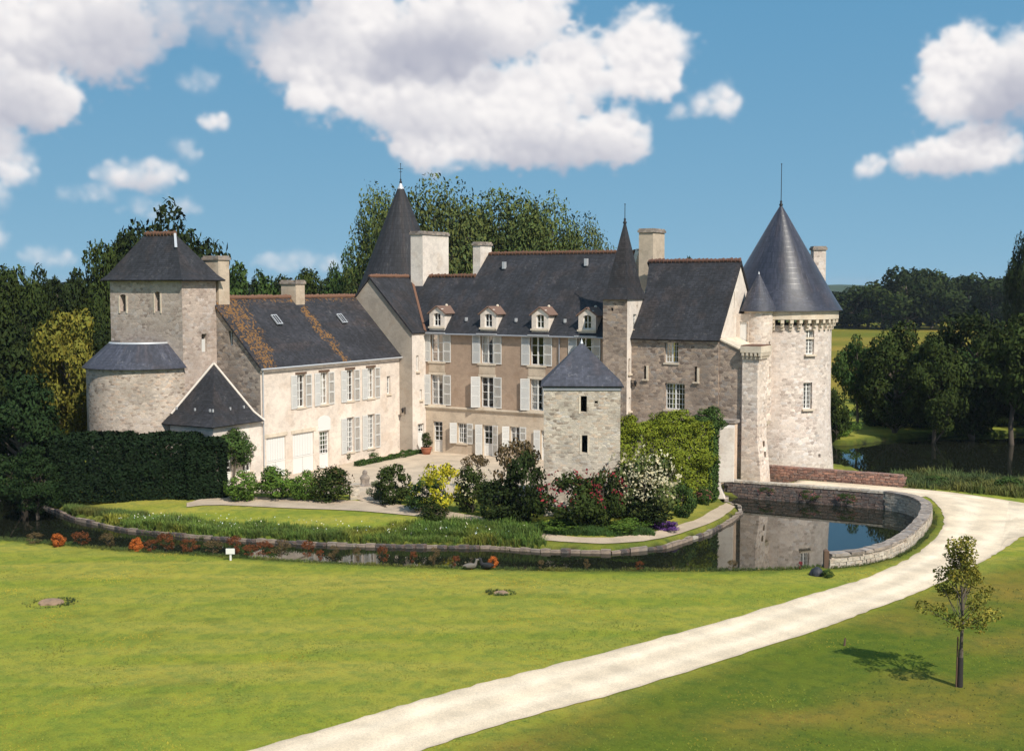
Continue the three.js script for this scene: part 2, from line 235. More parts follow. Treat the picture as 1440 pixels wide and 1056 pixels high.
// a window of two casements: frame with glazing bars, panes, reveal-deep; origin at the middle of its foot
function windowIn(o, w, h, nx = 2, ny = 4, opt = {}) {
  const f = .07, l = [[-w / 2, -w / 2 + f, 0, h, -.05, .03], [w / 2 - f, w / 2, 0, h, -.05, .03], [-w / 2 + f, w / 2 - f, 0, f, -.05, .03], [-w / 2 + f, w / 2 - f, h - f, h, -.05, .03]], q = opt.bar ?? .045;
  const two = w > .7; if (two) l.push([-.055, .055, f, h - f, -.045, .04]);
  for (let i = 1; i < nx; i++) { const x = -w / 2 + w * i / nx; if (!two || Math.abs(x) > .1) l.push([x - q / 2, x + q / 2, f, h - f, -.02, .012]); }
  for (let j = 1; j < ny; j++) { const y = h * j / ny, z = .006; if (two) l.push([-w / 2 + f, -.055, y - q / 2, y + q / 2, -.02, .012 + z], [.055, w / 2 - f, y - q / 2, y + q / 2, -.02, .012 + z]); else l.push([-w / 2 + f, w / 2 - f, y - q / 2, y + q / 2, -.02, .012 + z]); }
  mesh('frame', bars(l), opt.frame ?? M.paint, o);
  for (const [x0, x1] of two ? [[-w / 2 + f, -.055], [.055, w / 2 - f]] : [[-w / 2 + f, w / 2 - f]]) mesh('pane', new THREE.PlaneGeometry(x1 - x0, h - 2 * f).translate((x0 + x1) / 2, h / 2, -.03), M.glass, o);
  if (opt.sill !== false) mesh('sill', boxG(-w / 2 - .1, w / 2 + .1, -.14, -.002, -.05, (opt.depth ?? .2) + .1), opt.sillMat ?? M.stoneTrim, o);
  if (opt.curtain) for (const s of [-1, 1]) { const g = new THREE.PlaneGeometry(w * .3, h * .94, 12, 1), p = g.attributes.position; for (let i = 0; i < p.count; i++) p.setZ(i, Math.sin(p.getX(i) * 40) * .03); mesh('curtain', g.translate(s * w * .33, h / 2, -.2), M.curtain, o); }
}
const shutterGs = {};
function shutterG(w, h) {
  const k = w.toFixed(2) + h.toFixed(2); if (shutterGs[k]) return shutterGs[k];
  const l = [[0, .07, 0, h, 0, .045], [w - .07, w, 0, h, 0, .045], [.07, w - .07, 0, .09, 0, .045], [.07, w - .07, h - .09, h, 0, .045], [.07, w - .07, h * .36, h * .36 + .09, 0, .045], [.07, w - .07, h * .68, h * .68 + .09, 0, .045]], gs = l.map((b) => boxG(...b));
  for (let y = .13; y < h - .1; y += .075) gs.push(uvBox(new THREE.BoxGeometry(w - .13, .07, .012).rotateX(.7).translate(w / 2, y, .02)));
  return shutterGs[k] = merge(gs);
}
// a pair of shutters folded back against the wall on both sides of an opening; o is the window's frame, out = how far the wall's face is in front of it
function shutters(B, face, x, y, plane, w, sw, h, open = [0, 0]) {
  for (const s of [-1, 1]) {
    const o = B.at('shutter', face, x, y, plane, -.03), m = mesh('shutter_leaf', shutterG(sw, h), M.shutter, o); m.position.x = s * w / 2; m.rotation.y = s < 0 ? Math.PI + open[0] : -open[1]; if (s < 0) m.position.z = .05;
  }
}
function doorIn(o, w, h, glassFrom, opt = {}) {
  const f = .08, l = [[-w / 2, -w / 2 + f, 0, h, -.05, .03], [w / 2 - f, w / 2, 0, h, -.05, .03], [-w / 2 + f, w / 2 - f, h - f, h, -.05, .03], [-w / 2 + f, w / 2 - f, glassFrom, glassFrom + .08, -.05, .03]];
  const nx = opt.nx ?? 2, ny = opt.ny ?? 3; for (let i = 1; i < nx; i++) { const x = -w / 2 + w * i / nx; l.push([x - .025, x + .025, glassFrom + .08, h - f, -.02, .02]); } for (let j = 1; j < ny; j++) { const y = glassFrom + (h - glassFrom) * j / ny; l.push([-w / 2 + f, w / 2 - f, y - .025, y + .025, -.02, .026]); }
  mesh('frame', bars(l), M.paint, o); mesh('pane', new THREE.PlaneGeometry(w - 2 * f, h - glassFrom - f - .08).translate(0, (glassFrom + .08 + h - f) / 2, -.03), M.glass, o);
  mesh('panel', bars([[-w / 2 + f, w / 2 - f, 0, glassFrom, -.04, 0], [-w / 2 + f + .1, -.05, .12, glassFrom - .1, 0, .015], [.05, w / 2 - f - .1, .12, glassFrom - .1, 0, .015]]), M.paint, o);
  mesh('handle', boxG(w / 2 - f - .07, w / 2 - f - .03, glassFrom + .1, glassFrom + .24, .02, .07), M.iron, o);
}
function chimney(B, m, a0, a1, y0, y1, b0, b1, pots = 0) {
  const g = new THREE.Group(); g.name = 'chimney'; B.g.add(g); g.position.set(-B.a, 0, -B.b);
  mesh('stack', boxG(a0, a1, y0, y1 - .32, b0, b1), m, g); mesh('cap', merge([boxG(a0 - .09, a1 + .09, y1 - .32, y1 - .12, b0 - .09, b1 + .09), boxG(a0 - .02, a1 + .02, y1 - .12, y1, b0 - .02, b1 + .02)]), M.greyStone, g);
  return g;
}
// orange ridge tiles, lapped, from p to q
function ridgeTiles(B, p, q, step = .36, m = M.ridge) {
  const P = V3(...p), Q = V3(...q), L = P.distanceTo(Q), n = Math.max(2, Math.round(L / step)), gs = [], dir = Q.clone().sub(P).normalize(), r = rng(Math.round(L * 100));
  for (let i = 0; i < n; i++) { const o = new THREE.Object3D(); o.position.copy(P).lerp(Q, (i + .5) / n); o.position.y += .0 + (r() - .5) * .03; o.quaternion.setFromUnitVectors(V3(1, 0, 0), dir); o.updateMatrix(); const c = new THREE.CylinderGeometry(.115, .2, L / n * 1.05, 8, 1, false).rotateZ(Math.PI / 2); c.scale(1, .9 + r() * .35, 1); gs.push(c.applyMatrix4(o.matrix)); }
  const t = B.put('ridge_tiles', merge(gs), m); t.userData.kind = 'stuff'; return t;
}
// round wall with openings: radius as a function of height, centre at the group's origin; openings [angle, width, y0, y1]
function roundWallG(rad, y0, y1, openings, a0 = 0, a1 = Math.PI * 2, ny = 10, na = 64, depth = .5) {
  const ys = [], as = []; for (let i = 0; i <= ny; i++) ys.push(mix(y0, y1, i / ny)); for (let i = 0; i <= na; i++) as.push(mix(a0, a1, i / na));
  const ops = openings.map(([an, w, p, q]) => { const r = rad((p + q) / 2), h = w / 2 / r; ys.push(p, q); as.push(an - h, an + h); return [an - h, an + h, p, q]; });
  ys.sort((x, y) => x - y); as.sort((x, y) => x - y); const pos = [], uv = [], R0 = rad(y1), P = (an, y, d = 0) => { const r = rad(y) - d; return [r * Math.sin(an), y, r * Math.cos(an)]; };
  const quad = (c, t) => { for (const k of [0, 1, 2, 0, 2, 3]) { pos.push(...c[k]); uv.push(...t[k]); } };
  for (let j = 0; j < ys.length - 1; j++) for (let i = 0; i < as.length - 1; i++) {
    const [p, q, s, t] = [ys[j], ys[j + 1], as[i], as[i + 1]]; if (q - p < 1e-6 || t - s < 1e-6) continue;
    const ms = (s + t) / 2, my = (p + q) / 2; if (ops.some((o) => ms > o[0] && ms < o[1] && my > o[2] && my < o[3])) continue;
    quad([P(s, p), P(t, p), P(t, q), P(s, q)], [[s * R0, p], [t * R0, p], [t * R0, q], [s * R0, q]]);
  }
  for (const [s, t, p, q] of ops) { const d = depth; quad([P(s, p), P(s, q), P(s, q, d), P(s, p, d)].reverse(), [[0, p], [0, q], [d, q], [d, p]].reverse()); quad([P(t, p), P(t, q), P(t, q, d), P(t, p, d)], [[0, p], [0, q], [d, q], [d, p]]); quad([P(s, p), P(t, p), P(t, p, d), P(s, p, d)].reverse(), [[0, 0], [1, 0], [1, d], [0, d]]); quad([P(s, q), P(t, q), P(t, q, d), P(s, q, d)], [[0, 0], [1, 0], [1, d], [0, d]]); }
  const g = new THREE.BufferGeometry(); g.setAttribute('position', new THREE.Float32BufferAttribute(pos, 3)); g.setAttribute('uv', new THREE.Float32BufferAttribute(uv, 2)); g.computeVertexNormals(); return g;
}
// smooth cone or flared roof by profile [[r, y] ...], uv in metres
function coneG(profile, seg = 72, a0 = 0, al = Math.PI * 2) { const g = new THREE.LatheGeometry(profile.map(([r, y]) => new THREE.Vector2(Math.max(r, .001), y)), seg, a0, al), u = g.attributes.uv, R = Math.max(...profile.map((p) => p[0])), y0 = profile[0][1], y1 = profile[profile.length - 1][1]; for (let i = 0; i < u.count; i++) u.setXY(i, u.getX(i) * Math.round(R * al / 8 + .3) * 8, u.getY(i) * Math.abs(y1 - y0) * 1.15); return g; }

// ---------------------------------------------------------------- ground, moat, water, drive
const ELAWN = -.4, WATER = -.85;
const P2 = (v) => [v.x, v.z], AB2 = (a, b) => P2(toW(a, 0, b)), PX = (y, list) => list.map(([px, py]) => P2(gp(px, py, y)));
const arcAB = (ca, cb, r, d0, d1, n) => Array.from({ length: n + 1 }, (_, i) => { const t = mix(d0, d1, i / n) * Math.PI / 180; return AB2(ca + r * Math.cos(t), cb - r * Math.sin(t)); });
const PG = (list) => list.map(([px, py]) => { let p = gp(px, py, -.3); for (let i = 0; i < 4; i++) p = gp(px, py, Math.max(groundY(p.x, p.z), -.56)); return P2(p); });
const wallLine = [[29.9, 4.5], [33, 4.35], [36, 4.2], [39, 4.0], [41.3, 4.0], [42.9, 4.7], [44.1, 6.1], [44.9, 8.2], [45.4, 11], [45.7, 14.5], [45.8, 18], [45.5, 21], [44.7, 23.4], [43.5, 25.0]];
const island = [...PX(-.5, [[-140, 700], [-20, 690], [30, 694], [60, 706], [100, 723], [170, 738], [260, 747], [360, 754], [460, 759], [570, 762], [690, 763], [760, 768], [860, 770], [935, 763], [995, 744], [1028, 727], [1042, 715], [1040, 707], [1022, 702]]), AB2(30.4, 5.4), AB2(33, 3.2), AB2(33.5, -1.2), ...arcAB(29.7, -7.55, 7.3, -35, 130, 14), AB2(14, -24), AB2(-24, -24), AB2(-34, 14)];
const moatNear = [...PX(-.5, [[-420, 735], [-100, 750], [16, 758], [200, 774], [400, 787], [600, 796], [800, 801], [1000, 801], [1110, 799], [1160, 794]]), ...wallLine.slice().reverse().map(([a, b]) => AB2(a, b)), AB2(29.6, -2), AB2(0, 0), AB2(-50, 20)];
const pond = [AB2(30, -2), AB2(36, -1.55), AB2(40, -1.6), ...PX(-.6, [[1252, 673], [1300, 668], [1370, 671], [1440, 677], [1600, 690], [1800, 690], [1800, 612], [1600, 606], [1440, 608], [1330, 610], [1250, 616], [1190, 624]]), AB2(20, -30), AB2(-40, -32), AB2(-50, 0), AB2(-40, -10)];
function sd(poly, x, z) { let d = 1e9, ins = false; for (let i = 0, j = poly.length - 1; i < poly.length; j = i++) { const [x0, z0] = poly[j], [x1, z1] = poly[i], ex = x1 - x0, ez = z1 - z0, t = clamp(((x - x0) * ex + (z - z0) * ez) / (ex * ex + ez * ez + 1e-9)), dx = x - x0 - ex * t, dz = z - z0 - ez * t; d = Math.min(d, dx * dx + dz * dz); if ((z0 > z) !== (z1 > z) && x < (x1 - x0) * (z - z0) / (z1 - z0) + x0) ins = !ins; } d = Math.sqrt(d); return ins ? -d : d; }
const far2 = (x, z) => x < -80 || x > 90 || z < -150 || z > -30;
function groundY(x, z) {
  if (far2(x, z)) { const d = Math.hypot(x, z); return ELAWN + sstep(150, 420, d) * ((vnoise(x / 120, z / 120, 5) - .5) * 1.2) + sstep(700, 2600, d) * 7; }
  const si = sd(island, x, z); if (si < 0) { const up = sstep(.6, 5.5, -si); return mix(-.55, 0, up) - sstep(-.35, 0, si) * .9; }
  const w = Math.min(sd(moatNear, x, z), sd(pond, x, z)), inn = Math.min(si, -w); // > 0 in open water
  const [a, b] = toAB(V3(x, 0, z)), deck = sstep(29, 31, a) * sstep(52, 44, a) * sstep(-2.4, -1.8, b) * sstep(9, 4.2, b);
  const land = mix(ELAWN, -.12, deck) + (fbm(x / 9, z / 9, 3, 6) - .5) * .12;
  return mix(land, -1.7, sstep(-.35, .45, inn));
}
{
  const xs = [], zs = []; const spread = (arr, a, b, s) => { for (let v = a; v < b - 1e-6; v += s) arr.push(v); };
  spread(xs, -4000, -600, 340); spread(xs, -600, -80, 20); spread(xs, -80, 60, .5); spread(xs, 60, 90, 1); spread(xs, 90, 600, 15); spread(xs, 600, 4001, 340);
  spread(zs, -5000, -600, 220); spread(zs, -600, -150, 6); spread(zs, -150, -115, 1); spread(zs, -115, -30, .5); spread(zs, -30, 60, 10); spread(zs, 60, 801, 120);
  const nx = xs.length, nz = zs.length, pos = new Float32Array(nx * nz * 3), uv = new Float32Array(nx * nz * 2), col = new Float32Array(nx * nz * 3), idx = [];
  for (let j = 0; j < nz; j++) for (let i = 0; i < nx; i++) {
    const k = j * nx + i, x = xs[i], z = zs[j], y = groundY(x, z); pos.set([x, y, z], k * 3); uv.set([x, z], k * 2);
    // turf: green with drier, yellower patches stretched along the mower's runs; rank and darker on the banks; straw-coloured hay in the far field
    const s = fbm(x / 15 + z / 40, z / 1.3 + x / 26, 4, 21), p = fbm(x / 14, z / 8, 4, 22), q = fbm(x / 2.2, z / 1.2, 3, 23), dry = clamp((s - .5) * 2.3 + (p - .5) * .8 + .42), sp = sstep(.68, .78, q) * .3;
    let c = [mix(.25, .37, dry), mix(.3, .355, dry), mix(.042, .072, dry)];
    c = c.map((v, n) => mix(v, [.06, .11, .02][n], sp));
    const right = sstep(-1, 2.5, x + 2 - (-z - 39) * 1.05) * sstep(-76, -62, z), br = clamp((fbm(x / 5, z / 3, 4, 25) - .36) * 2.4); c = c.map((v, n) => mix(v, [mix(.1, .24, br), mix(.15, .185, br), mix(.018, .04, br)][n], right * .9));
    if (!far2(x, z)) { const w = Math.max(-Math.min(sd(moatNear, x, z), sd(pond, x, z)), -9), si = sd(island, x, z); const bank = si < 0 ? sstep(-3.5, -1, si) * .6 : sstep(-1.6, -.3, w); c = c.map((v, n) => mix(v, [.055, .085, .018][n], bank * .8)); if (y < -.7) c = [.03, .032, .018]; }
    if (z < -140) { const h = clamp((fbm(x / 34, z / 22, 4, 27) - .3) * 2), f = sstep(-140, -175, z); c = c.map((v, n) => mix(v, [mix(.16, .38, h), mix(.18, .27, h), mix(.022, .05, h)][n], f)); }
    if (z < -500) c = [.06, .085, .03];
    col.set(c, k * 3);
    if (i < nx - 1 && j < nz - 1) idx.push(k, k + nx, k + 1, k + 1, k + nx, k + nx + 1);
  }
  const g = new THREE.BufferGeometry(); g.setAttribute('position', new THREE.BufferAttribute(pos, 3)); g.setAttribute('uv', new THREE.BufferAttribute(uv, 2)); g.setAttribute('color', new THREE.BufferAttribute(col, 3)); g.setIndex(idx); g.computeVertexNormals();
  struct('ground', g, M.ground, 'mown green lawn and grassland around the moat');
}
struct('water', new THREE.PlaneGeometry(170, 120).rotateX(-Math.PI / 2).translate(5, WATER, -90), M.water, 'dark still water of the moat');
// sheet draped over the ground between two edge lines
function stripG(L, R, lift = .03, cross = 4, along = 3) {
  const re = (pts) => { const out = []; for (let i = 0; i < pts.length - 1; i++) for (let k = 0; k < along; k++) { const g = (q) => pts[clamp(q, 0, pts.length - 1)], [a, b, c, d] = [g(i - 1), g(i), g(i + 1), g(i + 2)], t = k / along, f = (n) => .5 * (2 * b[n] + (c[n] - a[n]) * t + (2 * a[n] - 5 * b[n] + 4 * c[n] - d[n]) * t * t + (3 * b[n] - a[n] - 3 * c[n] + d[n]) * t * t * t); out.push([f(0), f(1)]); } out.push(pts[pts.length - 1]); return out; };
  const A = re(L), B = re(R), pos = [], uv = [], col = [], idx = []; for (let i = 0; i < A.length; i++) for (let k = 0; k <= cross; k++) { const e = (k === 0 || k === cross) ? (fbm(i * 1.7, k * 3.1, 2, 33) - .5) * .16 : 0, t = k / cross, x = mix(A[i][0], B[i][0], t) + e, z = mix(A[i][1], B[i][1], t) + e; pos.push(x, groundY(x, z) + lift, z); uv.push(x, z); const tr = Math.max(Math.exp(-(((t - .27) / .1) ** 2)), Math.exp(-(((t - .7) / .1) ** 2))), cn = fbm(x / 1.1, z / 1.1, 4, 35), edge = (k === 0 || k === cross) ? .78 : 1, v = (.8 + .14 * tr + .22 * (cn - .4)) * edge; col.push(v, v * (1 - (1 - tr) * .025), v * (1 - (1 - tr) * .06)); }
  const w = cross + 1; for (let i = 0; i < A.length - 1; i++) for (let k = 0; k < cross; k++) { const q = i * w + k; idx.push(q, q + w, q + 1, q + 1, q + w, q + w + 1); }
  const g = new THREE.BufferGeometry(); g.setAttribute('position', new THREE.Float32BufferAttribute(pos, 3)); g.setAttribute('uv', new THREE.Float32BufferAttribute(uv, 2)); g.setAttribute('color', new THREE.Float32BufferAttribute(col, 3)); g.setIndex(idx); g.computeVertexNormals(); return g;
}
const up = (g) => { const n = g.attributes.normal; if (n.getY(0) < 0) { const i = g.index.array; for (let k = 0; k < i.length; k += 3) [i[k], i[k + 1]] = [i[k + 1], i[k]]; g.computeVertexNormals(); } return g; };
let drivePoly = [];
{ // the pale gravel drive: up from the lower edge of the picture, round the walled pool and over the causeway
  const Lp = PX(ELAWN, [[-60, 1170], [180, 1105], [410, 1040], [560, 995], [700, 957], [900, 905], [1100, 848], [1220, 812], [1290, 779], [1322, 750], [1328, 730]]), Rp = PX(ELAWN, [[300, 1170], [480, 1098], [640, 1040], [790, 996], [900, 967], [1100, 902], [1200, 868], [1300, 830], [1376, 794], [1420, 768], [1452, 744]]);
  Lp.push(...PX(-.3, [[1316, 712], [1296, 700]]), AB2(42.5, 3.6), AB2(38, 3.5), AB2(31.5, 3.9)); Rp.push(...PX(-.3, [[1500, 716], [1440, 707]]), AB2(43, -.9), AB2(38, -.9), AB2(31.5, -.2));
  drivePoly = [...Lp, ...Rp.slice().reverse()];
  struct('drive', up(stripG(Lp, Rp, .03, 16, 12)), M.drive, 'pale gravel drive curving across the lawn');
  const Q = PX(-.3, [[1420, 706], [1470, 710], [1700, 722]]), S = PX(-.3, [[1408, 772], [1445, 752], [1700, 768]]); struct('drive', up(stripG(Q, S, .034, 4, 3)), M.drive, 'pale gravel drive running off beside the reeds');
}
{ // the yard and the walk along the edge of the island
  const s = new THREE.Shape([[-.1, 24.6], [-.1, 2.9], [1.1, 2.9], [1.1, 1], [21, 1], [28, 3], [29, 5.5], [24.5, 9.5], [21.5, 15.5], [15.5, 19.8], [8, 22.5], [3, 25]].map(([a, b]) => new THREE.Vector2(...AB2(a, b)))), g = new THREE.ShapeGeometry(s), p = g.attributes.position, u = g.attributes.uv;
  for (let i = 0; i < p.count; i++) { const x = p.getX(i), z = p.getY(i); p.setXYZ(i, x, .03, z); u.setXY(i, x, z); } g.computeVertexNormals(); struct('courtyard', up(g), M.yard, 'sandy gravel courtyard in front of the chateau');
  struct('path', up(stripG(PG([[262, 708], [310, 699], [400, 701], [500, 705], [590, 714], [660, 725], [710, 737], [745, 748], [800, 754], [860, 756], [925, 748], [975, 733], [1005, 717], [1022, 708]]), PG([[262, 714], [310, 711], [400, 715], [500, 719], [580, 726], [650, 737], [700, 748], [740, 758], [800, 763], [862, 765], [932, 757.5], [990, 740], [1022, 724], [1034, 713]]), .05, 6, 5)), M.gravel, 'gravel walk along the edge of the island');
  struct('path', up(stripG(PX(0, [[492, 700], [515, 690], [545, 680]]), PX(0, [[545, 716], [540, 700], [565, 684]]), .05, 3, 4)), M.gravel, 'gravel gap between the shrubs leading into the courtyard');
}
{ // stone edging of the island above the water: single stones
  const g = new THREE.Group(); g.name = 'stone_edging'; top(g); g.userData.kind = 'structure'; g.userData.label = 'low stone edging of the island above the water';
  const r = rng(5), kinds = [0, 1, 2, 3].map((k) => { const b = new THREE.BoxGeometry(.62, .26, .24, 2, 1, 1), p = b.attributes.position; for (let i = 0; i < p.count; i++) { const h = hash2(Math.round(p.getX(i) * 50), Math.round(p.getY(i) * 50) + 7 * Math.round(p.getZ(i) * 50), k); p.setXYZ(i, p.getX(i) * (.94 + h * .08), p.getY(i) * (.85 + h * .2), p.getZ(i) * (.85 + h * .25)); } return uvBox(b); });
  const line = island.slice(3, 20), tint = [M.darkStone, M.brownStone, M.greyStone, M.squareStone];
  for (let i = 0; i < line.length - 1; i++) { const [x0, z0] = line[i], [x1, z1] = line[i + 1], L = Math.hypot(x1 - x0, z1 - z0), n = Math.max(1, Math.round(L / .62)); for (let k = 0; k < n; k++) { const t = (k + .5) / n, m = mesh('stone', kinds[Math.floor(r() * 4)], tint[Math.floor(r() * (i > 9 ? 3.4 : 2.2))], g); m.position.set(mix(x0, x1, t) + (r() - .5) * .05, -.79 + (r() - .5) * .1, mix(z0, z1, t) + (r() - .5) * .05); m.rotation.y = -Math.atan2(z1 - z0, x1 - x0) + (r() - .5) * .12; m.scale.x = L / n / .62 * .98; } }
}

// ---------------------------------------------------------------- the walls of the pool and the causeway: courses of real stones before a core
function stoneWall(name, label, line, y0, y1fn, face, m, cw = .42, ch = .2, thick = .55, capM = M.parapet, sides = [1]) {
  const g = new THREE.Group(); g.name = name; const [ox, oz] = AB2(...line[0]); g.position.set(ox, 0, oz); top(g); tag(g, label, 'wall');
  const P = line.map(([a, b]) => { const [x, z] = AB2(a, b); return [x - ox, z - oz]; }), pts = [], n = 6; for (let i = 0; i < P.length - 1; i++) for (let k = 0; k < n; k++) { const q = (j) => P[clamp(j, 0, P.length - 1)], [A, B, C, D] = [q(i - 1), q(i), q(i + 1), q(i + 2)], t = k / n, f = (c) => .5 * (2 * B[c] + (C[c] - A[c]) * t + (2 * A[c] - 5 * B[c] + 4 * C[c] - D[c]) * t * t + (3 * B[c] - A[c] - 3 * C[c] + D[c]) * t * t * t); pts.push([f(0), f(1)]); } pts.push(P[P.length - 1]);
  const len = [0]; for (let i = 1; i < pts.length; i++) len.push(len[i - 1] + Math.hypot(pts[i][0] - pts[i - 1][0], pts[i][1] - pts[i - 1][1]));
  const on = (s) => { let i = 1; while (i < pts.length - 1 && len[i] < s) i++; const t = (s - len[i - 1]) / (len[i] - len[i - 1]), dx = pts[i][0] - pts[i - 1][0], dz = pts[i][1] - pts[i - 1][1], l = Math.hypot(dx, dz); return [mix(pts[i - 1][0], pts[i][0], t), mix(pts[i - 1][1], pts[i][1], t), dx / l, dz / l]; };
  const total = len[len.length - 1], core = [], stones = [], r = rng(Math.round(total * 31)), h2 = thick / 2 - .05;
  for (let s = 0; s < total; s += 1) { const e = Math.min(total, s + 1), A = on(s), B = on(e), yt = y1fn(s / total) - .12, yb = y1fn(e / total) - .12; const c = [[A[0] - A[3] * h2, A[1] + A[2] * h2], [A[0] + A[3] * h2, A[1] - A[2] * h2], [B[0] + B[3] * h2, B[1] - B[2] * h2], [B[0] - B[3] * h2, B[1] + B[2] * h2]]; const v = [[c[0], y0], [c[1], y0], [c[2], y0], [c[3], y0], [c[0], yt], [c[1], yt], [c[2], yb], [c[3], yb]].map(([q, y]) => [q[0], y, q[1]]); for (const f of [[0, 1, 5, 4], [1, 2, 6, 5], [2, 3, 7, 6], [3, 0, 4, 7], [4, 5, 6, 7]]) core.push(slabG(f.map((k) => v[k]), .01)); }
  mesh('core', merge(core), m, g);
  const place = (s, y, sw, sh, dep, side) => { const A = on(s), b = new THREE.BoxGeometry(sw, sh, dep), p = b.attributes.position, k = Math.floor(r() * 999); for (let i = 0; i < p.count; i++) { const q = hash2(Math.sign(p.getX(i)) + 3, Math.sign(p.getY(i)) * 3 + Math.sign(p.getZ(i)) + 9, k) - .5; p.setXYZ(i, p.getX(i) * (1 + q * .22), p.getY(i) * (1 + q * .28), p.getZ(i) * (1 + q * .2)); } const u = uvBox(b), uu = u.attributes.uv, o1 = r() * 8, o2 = r() * 8; for (let i = 0; i < uu.count; i++) uu.setXY(i, uu.getX(i) + o1, uu.getY(i) + o2); return u.rotateY(-Math.atan2(A[3], A[2])).translate(A[0] - A[3] * side * thick / 2, y, A[1] + A[2] * side * thick / 2); };
  for (const side of sides) for (let row = 0; ; row++) { const y = y0 + .1 + row * ch; if (y > 2) break; let s = r() * .3, any = false; while (s < total) { const w = cw * (.55 + r() * .9); if (y + ch / 2 < y1fn(s / total) - .1) { any = true; stones.push(place(Math.min(s + w / 2, total - .02), y, w * .95, ch * .9, .14 + r() * .06, side)); } s += w; } if (!any) break; }
  const st = mesh('stones', merge(stones), m, g); st.userData.kind = 'stuff';
  let i = 0; for (let s = 0; s < total;) { const w = Math.min(.62 + r() * .4, total - s + .01); const c = mesh('coping_stone', place(s + w / 2, y1fn((s + w / 2) / total) - .06, w * .97, .14, thick + .12, 0), capM, g); s += w; i++; }
  return g;
}
const topY = (t) => mix(.42, .3, sstep(.3, 1, t));
stoneWall('pool_wall', 'curved rubble stone parapet round the end of the moat pool beside the drive', wallLine.slice(4), -1.5, (t) => mix(.4, .28, t), 0, M.parapet, .4, .19, .55, M.greyStone, [1, -1]);
stoneWall('causeway_wall', 'dark mossy retaining wall of the causeway rising from the moat', wallLine.slice(0, 5), -1.6, () => .36, 0, M.darkStone, .45, .22, .5, M.parapet, [1, -1]);
stoneWall('causeway_parapet', 'reddish brown stone parapet on the far side of the causeway', [[30.6, -1.2], [34, -1.3], [37, -1.4], [41.2, -1.5]], -1.6, () => .75, 0, M.redStone, .4, .2, .5, M.redStone, [1, -1]);
{ const p = toW(43.42, 0, 25.25), o = top(mesh('gate_post', boxG(-.13, .13, 0, 1.0, -.13, .13), M.wood)); o.position.set(p.x, -.55, p.z); mesh('post_cap', new THREE.ConeGeometry(.2, .12, 4).rotateY(Math.PI / 4).translate(0, 1.06, 0), M.wood, o); tag(o, 'short dark post at the lawn end of the curved parapet', 'post'); }

